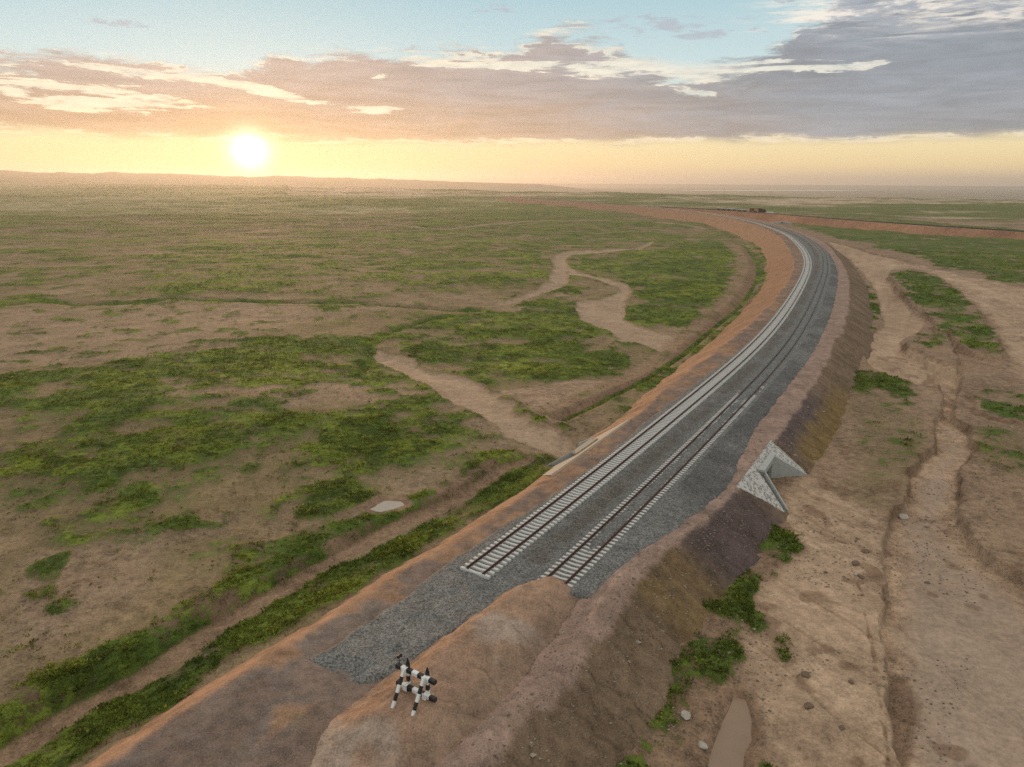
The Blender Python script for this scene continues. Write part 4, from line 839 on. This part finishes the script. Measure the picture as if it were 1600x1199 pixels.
LBL=['flat wagon loaded with pale concrete sleepers, next to the red machine','flat wagon with pale sleeper load in the middle of the three wagons','flat wagon with pale sleeper load at the far left end of the work train']
for i in range(n_w):
    s_=min(sW,sE)+Ls*(i+.5); L=min(Ls-1.2,15.); r=vehicle('flat_wagon',LBL[i],'wagon',s_,L,'flat wagons of the work train')
    m=MB(); m.box((0,0,1.62),(L,2.7,.34)); m.box((0,0,1.36),(L*.6,.5,.3)); m.build('deck',M_DECK,r); wheelset(r,L)
    st=empty('sleeper_stack',(r.location.x,r.location.y,1.795),r.rotation_euler.z); tag(st,['stack of pale concrete sleepers on the wagon next to the red machine','stack of pale concrete sleepers on the middle wagon','stack of pale concrete sleepers on the far left wagon'][i],'sleeper stack','sleeper stacks on the flat wagons')
    for q in range(3):
        m=MB()
        for k in range(int(L*.9/.36)): m.box((-L*.45+.2+k*.36,0,.12+q*.27),(.27,2.6,.2))
        m.build('layer',M_PALE,st)
s0_=c3s(1167,331.3); s1_=c3s(1180,332); sm=(s0_+s1_)/2; L=abs(s1_-s0_)-.6
r=vehicle('track_machine','rust red track laying machine with a gantry beside the loaded wagons','rail vehicle',sm,L)
m=MB(); m.box((0,0,1.7),(L,2.8,.5)); m.build('frame',M_DECK,r); wheelset(r,L)
m=MB(); m.box((L*.22,0,2.95),(L*.42,2.6,2.0)); m.box((L*.22,0,4.0),(L*.3,1.8,.25)); b=m.build('body',M_REDP,r); m=MB(); m.box((L*.22,-1.32,3.3),(L*.3,.05,.7)); m.box((L*.22,1.32,3.3),(L*.3,.05,.7)); m.build('window',M_GLASS,b)
m=MB()
for x in(-L*.42,-L*.12):
    for y in(-1.2,1.2): m.bar((x,y,1.95),(x,y,4.1),.2,.2)
m.bar((-L*.46,-1.2,4.2),(-L*.05,-1.2,4.2),.25,.25); m.bar((-L*.46,1.2,4.2),(-L*.05,1.2,4.2),.25,.25); m.build('gantry',M_REDP,r)
s0_=c3s(1180.5,332.2); s1_=c3s(1192,333); sm=(s0_+s1_)/2; L=abs(s1_-s0_)-.4
r=vehicle('locomotive','dark diesel locomotive at the right end of the work train','locomotive',sm,L)
m=MB(); m.box((0,0,1.7),(L,2.9,.45)); m.box((0,0,1.2),(L*.25,2.2,.6)); m.build('frame',M_BLK,r); wheelset(r,L)
m=MB(); m.box((-L*.1,0,2.85),(L*.7,1.9,1.85),top=(1,.85)); 
for k in range(5): m.tube((-L*.38+k*L*.12,0,3.77),(-L*.38+k*L*.12,0,3.95),.35,n=10)
m.build('hood',M_BLK,r); m=MB(); m.box((L*.36,0,3.15),(L*.2,2.8,2.45)); m.box((L*.36,0,4.45),(L*.22,2.9,.14)); cb=m.build('cab',M_REDP,r)
m=MB(); m.box((L*.36,-1.42,3.6),(L*.13,.05,.8)); m.box((L*.36,1.42,3.6),(L*.13,.05,.8)); m.build('window',M_GLASS,cb)
# white site cabin on the plain beyond the old line
pc=W([(1203.5,334.3)],-3.)[0]; cb=empty('site_cabin',(pc[0],pc[1],float(PR(pc[1]))),-.1); tag(cb,'small white site cabin standing to the right of the work train','cabin')
hgt=5.2+0*pc[0]; m=MB(); m.box((0,0,2.2),(5.6,2.5,4.4)); m.build('wall',M_CABIN,cb); m=MB(); m.box((0,0,4.5),(5.9,2.8,.2)); m.build('roof',M_CABIN,cb); m=MB(); m.box((-1.,-1.27,1.1),(.9,.06,2.0)); m.build('door',M_GLASS,cb)
for x in(.7,1.9): m=MB(); m.box((x,-1.27,2.6),(.8,.06,.8)); m.build('window',M_GLASS,cb)
# pale stone culvert edging at the foot of the old embankment
pe=W([(1203,349.5),(1222,347.5),(1236,349)],-2.5)
m=MB()
for a,b in((pe[0],pe[1]),(pe[1],pe[2])): m.bar((a[0],a[1],-2.8),(b[0],b[1],-2.8),1.2,1.6)
o=m.build('culvert_edging',M_WALL); tag(o,'pale stone culvert edging at the foot of the distant red embankment','culvert')

# ------------------------------------------------------------------ lake shine on the low country
LK=W([(1040,298.2),(1100,297.4),(1200,297.2),(1300,297.4),(1390,298.6),(1300,299.0),(1150,298.9)],-88.)
V=[(p[0],p[1],-87.5) for p in LK]; me=bpy.data.meshes.new('lake'); me.from_pydata(V,[],[tuple(range(len(V)))]); me.materials.append(mat_water('lake_water',(.3,.32,.33),.15)); me.update()
if me.polygons[0].normal.z<0: me.flip_normals()
tag_o=bpy.data.objects.new('lake',me); COL.objects.link(tag_o); tag(tag_o,kind='structure')

# ------------------------------------------------------------------ plants as geometry
def scatter_plants():
    out=[]; rn=np.random.default_rng(3)
    bands=[(27,60,24,1.0,11),(60,100,13,1.25,9),(100,170,5.,1.7,8),(170,270,1.5,2.6,7),(270,430,.35,4.2,7)]
    Vs=[];Fs=[];Cs=[];b0=0
    for r0,r1,dens,sc,k in bands:
        a0=math.radians(44); n=int(a0*(r1*r1-r0*r0)*dens)
        r=np.sqrt(rn.uniform(r0*r0,r1*r1,n)); th=rn.uniform(-a0,a0,n); X=r*np.sin(th); Y=r*np.cos(th)
        z,soil,veg,g,zone,S,D=terrain(X,Y)
        fine=fbm(X,Y,.9,21,3); mid=fbm(X,Y,2.0,23,2)
        keep=(g+(fine-.5)*.5+(mid-.5)*.35>.54)&(rn.uniform(size=n)<np.clip((g-.42)*1.7,0,.8))
        keep|=(rn.uniform(size=n)<.05)&(g>.2)&(D<0)
        keep&=~((D>crL(S)-1.2)&(D<crR(S)+2.6)&(S<1400))
        X,Y,z,veg,g,D=[q[keep] for q in (X,Y,z,veg,g,D)]; m=len(X)
        size=(rn.uniform(.10,.22,m)*(.7+.8*mid[keep])+.07*np.clip(g-.6,0,.5))*sc**.45*np.where((D>0)&(Y<70),1.0,1.)*np.where(D<-22,.72,np.where(D<0,.85,1.))
        rad=size*rn.uniform(1.1,2.0,m)*sc**.3
        az=rn.uniform(0,2*np.pi,(m,k)); rr=np.sqrt(rn.uniform(0,1,(m,k)))*rad[:,None]; bx=X[:,None]+np.cos(az)*rr*.6; by=Y[:,None]+np.sin(az)*rr*.6
        hh=size[:,None]*(1.1-.6*(rr/rad[:,None])**2)*rn.uniform(.7,1.25,(m,k)); lean=rr*.6+rn.uniform(0,.25,(m,k))*hh; la=az+rn.uniform(-.6,.6,(m,k)); wd=hh*rn.uniform(.35,.65,(m,k)); wa=rn.uniform(0,np.pi,(m,k))
        zb=z[:,None]-.04
        p0=np.stack([bx,by,zb+0*bx],-1)
        q=np.stack([bx+np.cos(la)*lean*.55,by+np.sin(la)*lean*.55,zb+hh*.62],-1); e=np.stack([np.cos(wa)*wd*.5,np.sin(wa)*wd*.5,wd*rn.uniform(-.3,.3,(m,k))],-1); p1=q+e; p2=q-e
        tip=np.stack([bx+np.cos(la)*lean,by+np.sin(la)*lean,zb+hh],-1)
        P_=np.stack([p0,p1,tip,p2],2).reshape(-1,3); nb_=m*k
        base=b0+np.arange(nb_)[:,None]*4; Vs.append(P_); Fs.append(base+np.array([[0,1,2,3]])); b0+=len(P_)
        tone=rn.choice([.5,.8,1.15,1.6],size=m,p=[.27,.3,.25,.18])[:,None,None]; lim=(rn.uniform(size=(m,1,1))<.22)
        cv=np.where(lim,lerp(veg[:,None,:],LIME[None,None,:]*1.2,.7),veg[:,None,:])*tone*rn.uniform(.7,1.3,(m,k,1)); Cs.append(np.repeat(cv.reshape(-1,3),4,axis=0))  # some tufts get the sunlit lime as painted highlights
    V=np.vstack(Vs); o=mesh_np('grass',V,np.vstack(Fs),M_LEAF,None,smooth_=False,cols={'veg':np.vstack(Cs)}); tag(o,kind='stuff')
    # loose stones and crumbs on the bare sand and on the slopes
    Vs=[];Fs=[];b0=0
    oc=np.array([(1,0,0),(0,1,0),(-1,0,0),(0,-1,0),(0,0,1),(0,0,-1)],float); of=np.array([(0,1,4),(1,2,4),(2,3,4),(3,0,4),(1,0,5),(2,1,5),(3,2,5),(0,3,5)])
    n=9000; r=rn.uniform(28,120,n); th=rn.uniform(math.radians(2),math.radians(37),n); X=r*np.sin(th); Y=r*np.cos(th); z,soil,veg,g,zone,S,D=terrain(X,Y)
    kp=(D>crR(S)+4.6)&(fbm(X,Y,7,95,3)>.45); X,Y,z=X[kp],Y[kp],z[kp]; q=SLOPE_PTS[rn.choice(len(SLOPE_PTS),3400,replace=False)]; X=np.r_[X,q[:,0]]; Y=np.r_[Y,q[:,1]]; z=np.r_[z,q[:,2]-.02]; m=len(X); rs=rn.uniform(.03,.11,m)*(1+(rn.uniform(size=m)<.04)*1.2)
    P_=oc[None]*rs[:,None,None]*rn.uniform(.6,1.3,(m,6,1))*np.array((1.2,1.,.6)); P_+=np.stack([X,Y,z+.02],-1)[:,None]
    F_=(of[None]+np.arange(m)[:,None,None]*6).reshape(-1,3); o=mesh_np('pebbles',P_.reshape(-1,3),F_,M_PEB,None,smooth_=False); tag(o,kind='stuff')
def mat_pebbles():
    m,b=new_mat('loose_stones'); n=nnoise(pos(),.9,3,.7); lk(nramp(nsm(n,.35,.65),[(0,(.10,.075,.05)),(.5,(.17,.13,.09)),(1,(.30,.25,.20))]),b.inputs['Base Color']); b.inputs['Roughness'].default_value=.95; return m
M_PEB=mat_pebbles()
scatter_plants()

# ------------------------------------------------------------------ evening haze over the whole plain
def build_haze():
    top=175.; m=MB(); m.box((0,2000,(top-104)/2),(34000,34000,top+104)); mt=bpy.data.materials.new('evening_haze'); mt.use_nodes=True; nt=mt.node_tree
    for n in list(nt.nodes): nt.nodes.remove(n)
    v=nt.nodes.new('ShaderNodeVolumePrincipled'); v.inputs['Color'].default_value=(.93,.88,.84,1); v.inputs['Density'].default_value=.75e-4; v.inputs['Anisotropy'].default_value=.60
    o=nt.nodes.new('ShaderNodeOutputMaterial'); nt.links.new(v.outputs[0],o.inputs['Volume']); h=m.build('haze',mt); tag(h,kind='stuff')
build_haze()
